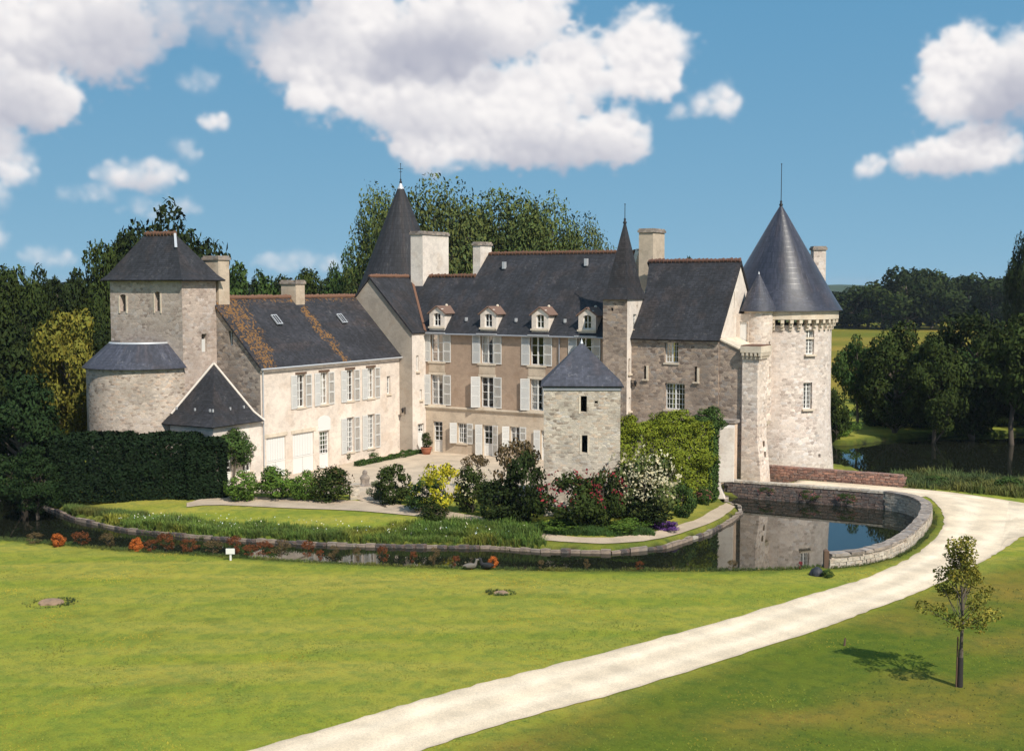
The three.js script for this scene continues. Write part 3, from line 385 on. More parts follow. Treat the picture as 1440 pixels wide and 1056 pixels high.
// ---------------------------------------------------------------- the yard wing
{
  const B = new Building('chateau_wing', 'long cream two storey wing with white shutters and orange lichen on its slate roof', 0, 12), E = 8.45, R = 13.42, ra = -4.85;
  const up4 = [15.9, 13.12, 9.83, 7.06], lo2 = [9.86, 7.08];
  const holes = [...up4.map((b) => [b - .5, b + .5, 5.07, 7.58]), ...lo2.map((b) => [b - .5, b + .5, .9, 3.72]), [4.32, 4.82, 5.22, 6.73], [17.75, 19.92, .02, 3.08], [14.45, 16.95, .02, 3.08], [12.55, 13.8, .02, 2.95]];
  B.side('wall', M.cream, -.12, [[3.02, 0], [3.02, E], [20.45, E], [20.45, 0]], holes);
  B.front('gable_wall', M.greyStone, 20.47, [[-9.7, 0], [-.57, 0], [-.121, 0], [-.121, E], [ra, R - .12], [-9.6, E]], [[-3.15, -2.75, 9.9, 11.0]]);
  B.box('wall', M.grayRender, -9.65, -9.2, 0, E, 3.02, 20.02);
  for (const y of [4.35, 8.2]) B.box('floor', M.floor, -9.2, -.58, y, y + .12, 3.02, 20);
  B.slab('roof_slope', M.lichen, [[.12, E - .12, 20.62], [.12, E - .12, 2.95], [ra, R, 2.95], [ra, R, 20.62]], .14, [.12, E - .12, 20.62]);
  B.slab('roof_slope', M.slate, [[ra, R, 20.62], [ra, R, 2.95], [-9.9, E - .15, 2.95], [-9.9, E - .15, 20.62]], .14);
  ridgeTiles(B, [ra, R + .02, 20.6], [ra, R + .02, 3.0]);
  B.put('gutter', new THREE.CylinderGeometry(.075, .075, 17.6, 8).rotateX(Math.PI / 2).translate(.15, E - .22, 11.8), M.zinc);
  B.put('downpipe', new THREE.CylinderGeometry(.05, .05, 8.2, 8).translate(0, 4.15, 20.3), M.zinc);
  chimney(B, M.tan, -5.9, -4.38, 11, 16.6, 19.0, 20.15); chimney(B, M.tan, -5.8, -4.25, 12.2, 14.8, 10.4, 11.5);
  up4.forEach((b, i) => { windowIn(B.at('window', 'a', b, 5.07, -.12, .22), .98, 2.5, 2, 4, { curtain: i === 1 || i === 3 }); B.side('lintel', M.wood, -.09, [[b - .66, 7.6], [b - .66, 7.76], [b + .66, 7.76], [b + .66, 7.6]], [], .1); shutters(B, 'a', b, 5.0, -.12, 1.02, .7, 2.56); });
  lo2.forEach((b) => { windowIn(B.at('window', 'a', b, .9, -.12, .22), .98, 2.8, 4, 7, {}); shutters(B, 'a', b, .85, -.12, 1.02, .7, 2.86); });
  windowIn(B.at('window', 'a', 4.57, 5.22, -.12, .2), .48, 1.5, 2, 3, {}); windowIn(B.at('window', 'b', -2.95, 9.9, 20.47, .25), .38, 1.08, 1, 2, { sill: false });
  for (const [q, w] of [[18.835, 2.15], [15.7, 2.48]]) {
    const o = B.at('garage_door', 'a', q, .02, -.12, .1), l = []; for (let k = 0; k < 8; k++) l.push([-w / 2 + w * k / 8 + .012, -w / 2 + w * (k + 1) / 8 - .012, 1.32, 2.98, -.04, .0]);
    mesh('boards', bars(l), M.paint, o); mesh('panel', bars([[-w / 2, -.02, 0, 1.2, -.04, .0], [.02, w / 2, 0, 1.2, -.04, .0]]), M.paint, o); for (const [p, q] of [[1.2, 1.3], [2.99, 3.05]]) mesh('rail', boxG(-w / 2, w / 2, p, q, -.04, .03), M.paint, o);
    B.side('lintel', M.stoneTrim, -.08, [[q - w / 2 - .2, 3.1], [q - w / 2 - .2, 3.36], [q + w / 2 + .2, 3.36], [q + w / 2 + .2, 3.1]], [], .12);
  }
  doorIn(B.at('door', 'a', 13.175, .02, -.12, .2), 1.24, 2.9, 1.1, { nx: 4, ny: 5 });
  B.side('overdoor_panel', M.paint, -.085, [[12.42, 3.0], [12.42, 3.9], [12.7, 4.1], [13.175, 4.18], [13.65, 4.1], [13.93, 3.9], [13.93, 3.0]], [], .1);
  for (const [q, t] of [[15.3, .36], [7.3, .38]]) { const o = new THREE.Group(); o.name = 'skylight'; B.g.add(o); const y = mix(E, R, 1 - t + .0), a = mix(0, ra, 1 - t); o.position.set(a + .1, y + .06, q - 12); o.rotation.z = -Math.atan2(R - E, -ra); mesh('frame', bars([[-.5, .5, 0, .1, -.32, -.25], [-.5, .5, 0, .1, .25, .32], [-.5, -.42, 0, .1, -.25, .25], [.42, .5, 0, .1, -.25, .25], [-.42, .42, 0, .09, -.02, .02]]), M.zinc, o); mesh('pane', boxG(-.42, .42, .03, .05, -.25, .25), std([.02, .022, .03], { roughness: .1 }), o); }
}
// ---------------------------------------------------------------- the corner wing and the main building
{
  const B = new Building('chateau_wing', 'narrow grey gabled corner wing with pale entrance strip and lichened slate roof', 0, 2), E = 10.5, R = 15.15, ra = -3.18;
  B.front('gable_wall', M.grayRender, 3.0, [[-7.5, 0], [1.2, 0], [1.2, E], [ra, R - .12], [-7.5, E]], [], .4);
  B.side('wall', M.white, 1.22, [[1.0, 0], [1.0, E], [2.999, E], [2.999, 0]], [[2.05, 2.4, 7.05, 8.4], [1.6, 1.9, 4.56, 5.45], [1.3, 2.25, .02, 2.5]], .4);
  windowIn(B.at('window', 'a', 2.225, 7.05, 1.22, .15), .34, 1.33, 1, 4, {}); windowIn(B.at('window', 'a', 1.75, 4.56, 1.22, .15), .29, .88, 1, 4, {}); doorIn(B.at('door', 'a', 1.775, .02, 1.22, .18), .94, 2.46, 1.75, { nx: 3, ny: 2 });
  B.box('wall', M.grayRender, -7.5, -7.1, 0, E, -12, 2.6); B.box('wall', M.grayRender, -7.1, 3, 0, E, -12, -11.6);
  B.slab('roof_slope', M.slate, [[1.42, E - .16, 3.15], [1.42, E - .16, 1.2], [ra, R, -3.3], [ra, R, 3.15]], .14);
  B.slab('roof_slope', M.slate, [[ra, R, 3.15], [ra, R, -12.2], [-7.7, E - .15, -12.2], [-7.7, E - .15, 3.15]], .14);
  B.slab('roof_slope', M.slate, [[ra, R, -3.32], [3.3, R, -3.32], [3.3, R - 5.3, -9], [ra, R - 5.3, -9]], .14);
  ridgeTiles(B, [ra, R + .02, 3.1], [ra, R + .02, -2.6]); 
  B.slab('lichen_strip', std([.26, .11, .035]), [[ra + .02, R + .012, 3.16], [ra + .24, R - .21, 3.16], [1.0, E + .3, 3.155], [.8, E + .52, 3.155]].reverse(), .02);
  B.put('valley_tiles', slabG([[1.25, E + .06, 1.32], [1.45, E - .1, 1.2], [ra + .1, R - .02, -3.2], [ra - .1, R + .1, -3.1]].reverse(), .03), M.ridge);
  B.box('ledge', M.stoneTrim, -6.3, -4.4, 12.0, 12.12, 3.0, 3.28);
}
const bays = [2.4, 7.45, 12.23, 16.6];
{
  const B = new Building('chateau', 'three storey main range with pinkish walls, grey shutters and steep dark slate roof', 10, 1), E = 10.45, R = 17.12, rb = -5;
  const holes = [...bays.map((a) => [a - .64, a + .64, 7.86, 10.28]), ...bays.map((a) => [a - .64, a + .64, 4.15, 6.72]), [1.97, 2.93, .05, 2.7], [4.47, 5.43, .98, 2.68], [7.02, 7.98, .05, 2.66], [9.67, 10.63, .98, 2.68], [12.6, 13.55, .05, 2.55]];
  const split = 3.9, part = (lo) => holes.filter((h) => lo ? h[3] < split : h[3] > split);
  B.front('wall', M.pink, 1.0, [[1.23, split], [19.3, split], [19.3, E], [1.23, E]], part(false)); B.front('wall', M.tan, 1.0, [[1.23, 0], [19.3, 0], [19.3, split - .002], [1.23, split - .002]], part(true));
  B.put('string_course', merge([boxG(1.23, 19.2, 3.9, 4.02, 1.002, 1.16), boxG(1.23, 19.2, 3.8, 3.898, 1.002, 1.1)]), M.stoneTrim);
  B.box('wall', M.grayRender, 1.3, 19.2, 0, E, -11, -10.6);
  for (const y of [3.75, 7.4, 10.3]) B.box('floor', M.floor, 1.4, 19.1, y, y + .1, -10.5, .5); 
  // surrounds of paler stone round the tall openings
  for (const a of bays) for (const [y0, y1] of [[7.86, 10.28], [4.15, 6.72]]) B.put('surround', merge([boxG(a - .86, a - .645, y0, y1, 1.002, 1.03), boxG(a + .645, a + .86, y0, y1, 1.002, 1.03), boxG(a - .86, a + .86, y1, Math.min(y1 + .2, E - .02), 1.002, 1.035), boxG(a - .9, a + .9, y0 - .16, y0, 1.002, 1.09)]), M.stoneTrim);
  for (const a of bays) B.put('apron', boxG(a - .8, a + .8, 6.95, 7.68, 1.002, 1.02), M.tan);
  bays.forEach((a, i) => { windowIn(B.at('window', 'b', a, 7.86, 1.0, .22), 1.26, 2.4, 2, 3, { sill: false, curtain: i === 1 }); windowIn(B.at('window', 'b', a, 4.15, 1.0, .22), 1.26, 2.55, 2, 4, { sill: false, curtain: i === 0 || i === 2 }); shutters(B, 'b', a, 7.82, 1.0, 1.3, .78, 2.46, [.0, .0]); shutters(B, 'b', a, 4.12, 1.0, 1.3, .78, 2.6, [i % 2 ? .5 : .25, .0]); });
  doorIn(B.at('door', 'b', 2.45, .05, 1.0, .22), .95, 2.63, .95, { ny: 4 }); doorIn(B.at('door', 'b', 7.5, .05, 1.0, .22), .95, 2.6, .95, { ny: 3 }); doorIn(B.at('door', 'b', 13.075, .05, 1.0, .22), .94, 2.48, .95, { ny: 3 });
  windowIn(B.at('window', 'b', 4.95, .98, 1.0, .22), .94, 1.68, 4, 4, {}); windowIn(B.at('window', 'b', 10.15, .98, 1.0, .22), .94, 1.68, 2, 3, { curtain: true });
  shutters(B, 'b', 4.95, .95, 1.0, 1.0, .6, 1.74, [.5, 0]); shutters(B, 'b', 7.5, .08, 1.0, 1.0, .6, 2.6, [.35, .2]); shutters(B, 'b', 10.15, .95, 1.0, 1.0, .6, 1.74, [.7, 0]); shutters(B, 'b', 13.075, .08, 1.0, 1.0, .55, 2.45, [.2, 0]);
  // low roof at the left, steep high roof with its stone coping at the right
  B.slab('roof_slope', M.slate, [[1.42, E - .14, 1.25], [3.6, E - .14, 1.25], [3.6, 15.15, -3.3], [-3.1, 15.15, -3.3]], .14);
  B.slab('roof_slope', M.slate, [[3.25, E - .14, 1.3], [19.3, E - .14, 1.3], [18.6, R, rb], [3.9, R, rb]], .2); B.slab('roof_slope', M.slate, [[3.9, R, rb], [18.6, R, rb], [19.2, E - .14, -11.2], [3.3, E - .14, -11.2]], .2);
  B.slab('gable_wall', M.grayRender, [[3.4, E, .9], [3.98, R - .25, rb], [3.4, E, -10.8]], .3); B.slab('coping', M.stoneTrim, [[19.3, E, 1.3], [18.62, R + .3, rb], [19.2, E, -11], ].reverse(), .35);
  ridgeTiles(B, [3.95, R + .03, rb], [18.55, R + .03, rb]); ridgeTiles(B, [-1.3, 15.2, -3.3], [3.6, 15.2, -3.3]);
  B.put('gutter', new THREE.CylinderGeometry(.07, .07, 17.8, 8).rotateZ(Math.PI / 2).translate(10.3, E - .22, 1.34), M.lead); B.put('downpipe', new THREE.CylinderGeometry(.05, .05, 6.2, 8).translate(14.35, 7.2, 1.1), M.lead);
  chimney(B, M.white, -2.75, -1.45, 12, 19.2, -6.7, -2.5); chimney(B, M.white, 2.85, 3.62, 12, 18.2, -6.0, -4.1);
  for (const [a, b, y] of [[6.3, -3.9, 15.9], [14.2, -4.1, 16.1]]) { const o = B.box('roof_vent', M.zinc, a - .12, a + .12, y - .1, y + .5, b, b + .35); }
  for (const a of [5.0, 9.9, 14.5]) B.box('roof_vent', M.zinc, a - .07, a + .07, 11.35, 11.65, .25, .5);
  bays.forEach((a0, i) => { // stone dormers with arched heads and red tiled caps, standing on the eaves
    const a = [2.45, 7.6, 12.55, 16.85][i], o = new THREE.Group(); o.name = 'dormer'; B.g.add(o); o.position.set(a - 10, E - .05, 1.05 - 1); const w = .78;
    mesh('dormer_front', wallG([[-w, 0], [w, 0], [w, 1.55], [w + .1, 1.62], [.42, 1.98], [0, 2.08], [-.42, 1.98], [-w - .1, 1.62], [-w, 1.55]], [[-.36, .36, .5, 1.5, .1]], .32), M.white, o); 
    mesh('dormer_cheek', merge([boxG(-w + .02, -w + .2, 0, 1.5, -2.0, -.322), boxG(w - .2, w - .02, 0, 1.5, -2.0, -.322)]), M.white, o);
    mesh('dormer_roof', merge([slabG([[-w - .16, 1.5, .12], [0, 2.16, .12], [0, 2.16, -2.1], [-w - .16, 1.5, -2.1]].reverse(), .09), slabG([[w + .16, 1.5, .12], [w + .16, 1.5, -2.1], [0, 2.16, -2.1], [0, 2.16, .12]].reverse(), .09)]), M.dormerTile, o);
    mesh('window_frame', bars([[-.36, -.29, .5, 1.52, -.2, -.12], [.29, .36, .5, 1.52, -.2, -.12], [-.29, .29, .5, .57, -.2, -.12], [-.03, .03, .57, 1.55, -.2, -.12], [-.29, .29, 1.0, 1.04, -.2, -.13]]), M.paint, o); mesh('pane', new THREE.PlaneGeometry(.64, 1.05).translate(0, 1.05, -.19), M.glass, o); mesh('sill', boxG(-w - .06, w + .06, .3, .45, 0.002, .14), M.stoneTrim, o); mesh('flashing', boxG(-w - .2, w + .2, -.12, -.04, -.2, .38), M.zinc, o); mesh('finial', new THREE.SphereGeometry(.13, 8, 6).translate(.05, 2.24, -1.4), M.stoneTrim, o);
  });
}
// ---------------------------------------------------------------- the stair turret and the right wing
function spire(parent, hw, hz, base, y1, m, off) { // four-sided spire with a slight bellcast
  const g = [], ring = (k) => [[-k * hw, k * hz], [k * hw, k * hz], [k * hw, -k * hz], [-k * hw, -k * hz]], lv = [[1.13, base], [.82, base + (y1 - base) * .15], [.03, y1]]; for (let i = 0; i < 2; i++) for (let s = 0; s < 4; s++) { const [k0, h0] = lv[i], [k1, h1] = lv[i + 1], a = ring(k0), b = ring(k1), t = (s + 1) % 4; g.push(slabG([[a[s][0], h0, a[s][1]], [a[t][0], h0, a[t][1]], [b[t][0], h1, b[t][1]], [b[s][0], h1, b[s][1]]], .03)); }
  const o = mesh('spire', merge(g), m, parent); o.position.set(...off); return o;
}
function finial(parent, m, pos, h, cross) { const l = [[.13, 0], [.16, .1], [.07, .22], [.1, .34], [.03, .45], [.025, h]].map(([r, y]) => new THREE.Vector2(r, y)), gs = [new THREE.LatheGeometry(l, 10), new THREE.SphereGeometry(.055, 8, 6).translate(0, h, 0)]; if (cross) gs.push(new THREE.BoxGeometry(.5, .05, .05).translate(0, h * .74, 0), new THREE.BoxGeometry(.3, .04, .04).translate(0, h * .58, 0)); const o = mesh('finial', merge(gs), m, parent); o.position.set(...pos); return o; }
{
  const B = new Building('stair_turret', 'slim square stair turret with tall pointed slate spire', 20.25, 1.35).cat('turret');
  B.front('wall', M.brownStone, 3.0, [[19.22, 0], [21.278, 0], [21.278, 13.3], [19.22, 13.3]], [[19.9, 20.1, 12.4, 12.65]], .4);
  const w = [[1.6, 11.0, 12.15, .6], [2.55, 7.6, 8.75, .36], [2.45, 4.7, 5.75, .36], [1.2, 12.6, 12.85, .22]];
  B.side('wall', M.white, 21.28, [[-.3, 0], [-.3, 13.3], [2.999, 13.3], [2.999, 0]], w.map(([b, y0, y1, q]) => [b - q / 2, b + q / 2, y0, y1]), .4); B.box('wall', M.brownStone, 19.22, 20.87, 0, 13.3, -.3, .1); B.box('wall', M.brownStone, 19.22, 19.6, 0, 13.3, .102, 2.599);
  for (const [b, y0, y1, q] of w.slice(0, 3)) windowIn(B.at('window', 'a', b, y0, 21.28, .15), q, y1 - y0, 2, 4, { bar: .035 });
  spire(B.g, 1.03, 1.65, 13.3, 19.3, M.slate, [0, 0, 0]); finial(B.g, M.iron, [0, 19.15, 0], 1.5);
}
{
  const B = new Building('chateau_wing', 'brown stone wing with bright white gable and steep slate roof beside the round tower', 25, 0), E = 10.55, R = 16.27, rb = -2.2;
  const h = [[24.06, 25.17, 8.53, 10.26], [24.1, 25.73, 4.97, 6.97], [22.35, 22.55, 7.2, 8.2], [26.5, 26.72, 7.15, 8.3]];
  B.front('wall', M.brownStone, 2.2, [[21.3, 0], [28.4, 0], [28.4, E], [21.3, E]], h, .5);
  for (const y of [4.2, 7.9]) B.box('floor', M.floor, 21.5, 27.9, y, y + .1, -6, 1.65);
  B.side('gable_wall', M.white, 28.37, [[1.69, 3], [1.69, E + .5], [rb, R - .1], [-6.6, E], [-6.6, 3]], [[-1.1, -.95, 12.6, 13.9]], .45); B.box('wall', M.brownStone, 21.3, 27.9, 0, E, -6.6, -6.2); B.slab('gable_wall', M.grayRender, [[21.4, E, 2], [21.4, R - .2, rb], [21.4, E, -6.4]].reverse(), .3);
  B.slab('roof_slope', M.slate, [[21.31, E - .25, 2.5], [28.52, E - .25, 2.5], [28.5, R, rb], [20.75, R, rb], [21.31, mix(E - .25, R, .6), mix(2.5, rb, .6)]], .16); B.slab('roof_slope', M.slate, [[20.6, R, rb], [28.5, R, rb], [28.5, E - .15, -6.8], [20.8, E - .15, -6.8]], .16);
  ridgeTiles(B, [20.7, R + .02, rb], [28.4, R + .02, rb], .34, std([.17, .085, .06])); chimney(B, M.tan, 19.5, 20.75, 13, 18.95, -5.2, -2.9);
  windowIn(B.at('window', 'b', 24.615, 8.53, 2.2, .28), 1.09, 1.71, 4, 4, { bar: .035, depth: .25 }); windowIn(B.at('window', 'b', 24.915, 4.97, 2.2, .28), 1.6, 1.98, 6, 5, { bar: .035, depth: .25 });
  for (const [a, y] of [[22.45, 7.2], [26.61, 7.15]]) B.put('loophole_jamb', merge([boxG(a + .13, a + .28, y, y + 1.05, 2.202, 2.3), boxG(a - .2, a + .3, y - .12, y - .002, 2.202, 2.34)]), M.stoneTrim);
  B.put('eaves_board', boxG(21.3, 28.36, E - .5, E - .2, 2.202, 2.3), M.brownStone);
}
{ // the stepped-out stone mass and the machicolated pier by the gate
  const B = new Building('stone_buttress', 'brown rubble mass with sloping top below the white gable', 29.3, 2.1).cat('wall');
  B.put('body', uvBox(new THREE.ExtrudeGeometry(new THREE.Shape([[28.41, 0], [30.3, 0], [30.3, 9.5], [28.41, 10.33]].map((p) => new THREE.Vector2(...p))), { depth: 3.6, bevelEnabled: false }).translate(0, 0, -1.55)), M.brownStone);
  B.slab('cap', M.stoneTrim, [[28.41, 10.44, 2.15], [30.35, 9.6, 2.15], [30.35, 9.6, -1.6], [28.41, 10.44, -1.6]], .1);
}
{
  const B = new Building('gate_turret', 'flat pale wall strip with a small corbelled turret top beside the gate', 30.9, 1.7).cat('turret');
  B.put('wall', uvBox(new THREE.ExtrudeGeometry(new THREE.Shape([[30.31, -.3], [31.85, -.3], [31.72, 1.2], [31.5, 3.2], [31.46, 9.2], [30.31, 9.2]].map((p) => new THREE.Vector2(...p))), { depth: 1.9, bevelEnabled: true, bevelSize: .05, bevelThickness: .05, bevelSegments: 1 }).translate(0, 0, .35)), M.pierStone);
  B.box('crown', M.stoneTrim, 30.22, 31.8, 9.48, 9.95, .2, 2.56); B.box('crown_floor', M.ridge, 30.26, 31.76, 9.952, 10.02, .24, 2.52);
  for (let k = 0; k < 5; k++) B.put('corbel', merge([boxG(-.09, .09, 9.24, 9.48, -.05, .25), boxG(-.08, .08, 9.02, 9.24, -.05, .13)]).translate(30.4 + k * .32, 0, 2.3), M.stoneTrim);
  for (let k = 0; k < 7; k++) B.put('corbel', merge([boxG(-.05, .32, 9.24, 9.48, -.09, .09), boxG(-.05, .2, 9.02, 9.24, -.08, .08)]).translate(31.47, 0, .4 + k * .3), M.stoneTrim);
  for (const [y, b] of [[1.7, 1.1], [2.5, 1.2]]) B.box('loophole', M.floor, 31.6, 31.78 - (y - 1.7) * .08, y, y + .4, b, b + .12);
}
{
  const B = new Building('link_wall', 'pale wall with a white hatch between the gable and the turret', 29.1, -1.7).cat('wall');
  B.front('wall', M.cream, -1.6, [[28.39, 6], [29.6, 6], [29.6, 12.2], [28.39, 12.2]], [[28.62, 29.28, 9.75, 11.6]], .4); const o = B.at('hatch', 'b', 28.95, 9.76, -1.6, .1); mesh('boards', bars([[-.32, -.11, 0, 1.82, -.04, 0], [-.105, .105, 0, 1.82, -.04, 0], [.11, .32, 0, 1.82, -.04, 0]]), M.paint, o);
}
{
  const C = toW(29.75, 0, -2.6), B = new Building('pepperpot_turret', 'small round turret with blue slate cone clasped against the great tower', 0, 0, 0, C).cat('turret');
  const slit = [[.72, .16, 9.3, 10.1], [.85, .16, 7.3, 8.2], [.25, .2, 4.9, 5.7]];
  B.put('wall', roundWallG(() => 1.08, 4.0, 12.5, slit, 0, Math.PI * 2, 8, 40, .35), M.pierStone); 
  for (let k = 0; k < 4; k++) B.put('corbel_ring', new THREE.CylinderGeometry(1.08 - k * .2, .98 - k * .2, .26, 36).translate(0, 3.868 - k * .262, 0), M.stoneTrim);
  B.put('cone_roof', coneG([[1.38, 12.4], [1.05, 13.2], [.02, 15.35]], 40), M.slateBlue); B.put('cone_cap', new THREE.ConeGeometry(.14, .45, 12).translate(0, 15.25, 0), M.zinc);
  B.put('cornice', new THREE.CylinderGeometry(1.16, 1.1, .18, 40).translate(0, 12.38, 0), M.stoneTrim);
}
{
  const C = toW(29.75, 0, -7.6), B = new Building('round_tower', 'great round white tower with corbelled parapet and shining blue slate cone', 0, 0, 0, C).cat('tower'), R = 4.15, prof = (y) => R + sstep(4.5, -1.5, y) * .32 - sstep(0, 11, y) * .05;
  const ang = (px) => { const d = C.clone(); const dist = Math.hypot(d.x, d.z), axis = Math.atan2(-d.x, -d.z), s = (px - 1097) / 1750 * dist / R; return axis + Math.asin(clamp(s, -.98, .98)); };
  const W1 = ang(1138), W2 = ang(1136), small = [[1142, 4.05], [1105, .98], [1080, .98], [1150, .95], [1106, 2.4]];
  B.put('wall', roundWallG(prof, -1.6, 11.3, [[W1, .78, 9.05, 10.95], [W2, .82, 4.8, 6.85], [ang(1101), .17, 8.6, 9.5], ...small.slice(1).map(([p, y]) => [ang(p), .26, y, y + .28])], 0, Math.PI * 2, 20, 96, .5), M.towerStone);
  for (const [t, y0, w, h] of [[W1, 9.05, .76, 1.9], [W2, 4.8, .8, 2.05]]) { const o = new THREE.Group(); o.name = 'window'; B.g.add(o); o.position.set(Math.sin(t) * (R - .3), y0, Math.cos(t) * (R - .3)); o.rotation.y = t; windowIn(o, w, h, 4, 6, { bar: .03, sill: false, frame: M.paint }); mesh('sill', boxG(-w / 2 - .14, w / 2 + .14, -.14, -.004, .1, .46), M.stoneTrim, o); if (h < 2) mesh('transom', boxG(-w / 2, w / 2, h * .62, h * .62 + .13, -.04, .2), M.stoneTrim, o); }
  for (const y of [4.2, 8.4]) B.put('floor', new THREE.CylinderGeometry(R - .1, R - .1, .15, 40).translate(0, y, 0), M.floor); B.put('parapet', roundWallG(() => R + .48, 11.75, 12.45, [], 0, Math.PI * 2, 1, 96), M.stoneTrim); B.put('parapet_floor', new THREE.RingGeometry(R - .3, R + .475, 64).rotateX(-Math.PI / 2).translate(0, 11.76, 0), M.stoneTrim);
  for (let k = 0; k < 40; k++) { const t = k / 40 * Math.PI * 2, c = mesh('corbel', merge([boxG(-.13, .13, 11.46, 11.75, -.1, .52), boxG(-.125, .125, 11.18, 11.46, -.1, .34), boxG(-.12, .12, 10.92, 11.18, -.1, .18)]), M.stoneTrim, B.g); c.position.set(Math.sin(t) * (R - .08), 0, Math.cos(t) * (R - .08)); c.rotation.y = t; }
  B.put('cone_roof', coneG([[R + .78, 12.42], [R + .32, 13.15], [R - .25, 14.1], [.55, 19.95], [.06, 20.75]], 96), M.slateTower); B.put('eaves', new THREE.CylinderGeometry(R + .76, R + .5, .1, 96).translate(0, 12.38, 0), M.lead);
  B.put('cone_cap', new THREE.ConeGeometry(.32, .75, 20).translate(0, 20.5, 0), M.zinc); finial(B.g, M.iron, [0, 20.7, 0], 3.3); chimney(B, M.towerStone, 3.05, 4.05, 13, 17.55, -2.6, -1.5);
}
// ---------------------------------------------------------------- the left group: keep, apse, pavilion; the round tower behind
{
  const B = new Building('keep_tower', 'square stone keep with hipped slate roof and two arched openings', -8.08, 22.2).cat('tower'), E = 14.9;
  B.front('wall', M.leftStone, 23.94, [[-11.8, 0], [-4.37, 0], [-4.37, E], [-11.8, E]], [[-10.75, -10.1, 12.45, 13.6, .12], [-7.1, -6.55, 12.5, 13.8, .14]], .6);
  B.side('wall', M.leftStone, -4.35, [[20.49, 0], [20.49, E], [23.939, E], [23.939, 0]], [[21.5, 22.05, 9.45, 10.8]], .6); B.box('wall', M.leftStone, -11.8, -11.2, 0, E, 20.49, 23.33); B.box('wall', M.leftStone, -11.2, -4.96, 0, E, 20.49, 20.95);
  B.box('floor', M.floor, -11.2, -4.96, 11.6, 11.8, 20.96, 23.3); B.put('opening_trim', merge([boxG(-10.88, -10.752, 12.3, 13.6, 23.942, 23.99), boxG(-10.098, -9.97, 12.3, 13.6, 23.942, 23.99), boxG(-7.2, -7.102, 12.35, 13.8, 23.942, 23.99), boxG(-6.548, -6.44, 12.35, 13.8, 23.942, 23.99)]), M.stoneTrim);
  mesh('shutter_board', boxG(-.27, .27, 0, .95, -.05, 0), M.shutter, B.at('hatch', 'a', 21.775, 9.46, -4.35, .2));
  const x0 = -12.35, x1 = -3.8, z0 = 20.0, z1 = 24.4, r0 = -9.85, r1 = -6.7, zm = 22.2, yr = 18.2, ye = E - .12, q = .35, f0 = [[x0, z1], [x1, z1], [x1, z0], [x0, z0]], rg = [[r0, zm], [r1, zm], [r1, zm], [r0, zm]], kick = f0.map(([x, z], i) => [mix(x, rg[i][0], .16), mix(z, rg[i][1], .16)]), yk = mix(ye, yr, .11);
  for (const [i, j] of [[0, 1], [1, 2], [2, 3], [3, 0]]) { B.slab('roof_slope', M.slate, [[f0[i][0], ye, f0[i][1]], [f0[j][0], ye, f0[j][1]], [kick[j][0], yk, kick[j][1]], [kick[i][0], yk, kick[i][1]]], .12); const p = [[kick[i][0], yk, kick[i][1]], [kick[j][0], yk, kick[j][1]], [rg[j][0], yr, rg[j][1]]]; if (i % 2 === 0) p.push([rg[i][0], yr, rg[i][1]]); B.slab('roof_slope', M.slate, p, .12); }
  ridgeTiles(B, [r0, yr + .03, zm], [r1, yr + .03, zm]); B.put('hip_lead', slabG([[r1 - .02, yr + .05, zm + .1], [r1 + .1, yr + .05, zm - .02], [r1 + .95, yr - 1.02, zm + .72], [r1 + .8, yr - 1.02, zm + .84]].reverse(), .03), M.zinc);
}
{
  const C = toW(-8.35, 0, 23.95), B = new Building('apse', 'low rounded stone apse with curved slate roof against the keep', 0, 0, -TH, C);
  B.put('wall', roundWallG(() => 4.1, 0, 8.5, [[-.95, .4, 5.1, 6.4]], -Math.PI / 2, Math.PI / 2, 8, 56, .4), M.apseStone); B.put('roof', coneG([[4.4, 8.42], [3.85, 8.95], [2.5, 10.15]], 56, -Math.PI / 2, Math.PI), M.slateBlue); B.put('lead_apron', coneG([[2.53, 10.1], [2.41, 10.26]], 56, -Math.PI / 2, Math.PI), M.zinc); B.put('eaves', coneG([[4.06, 8.36], [4.39, 8.4]], 56, -Math.PI / 2, Math.PI), M.lead);
}
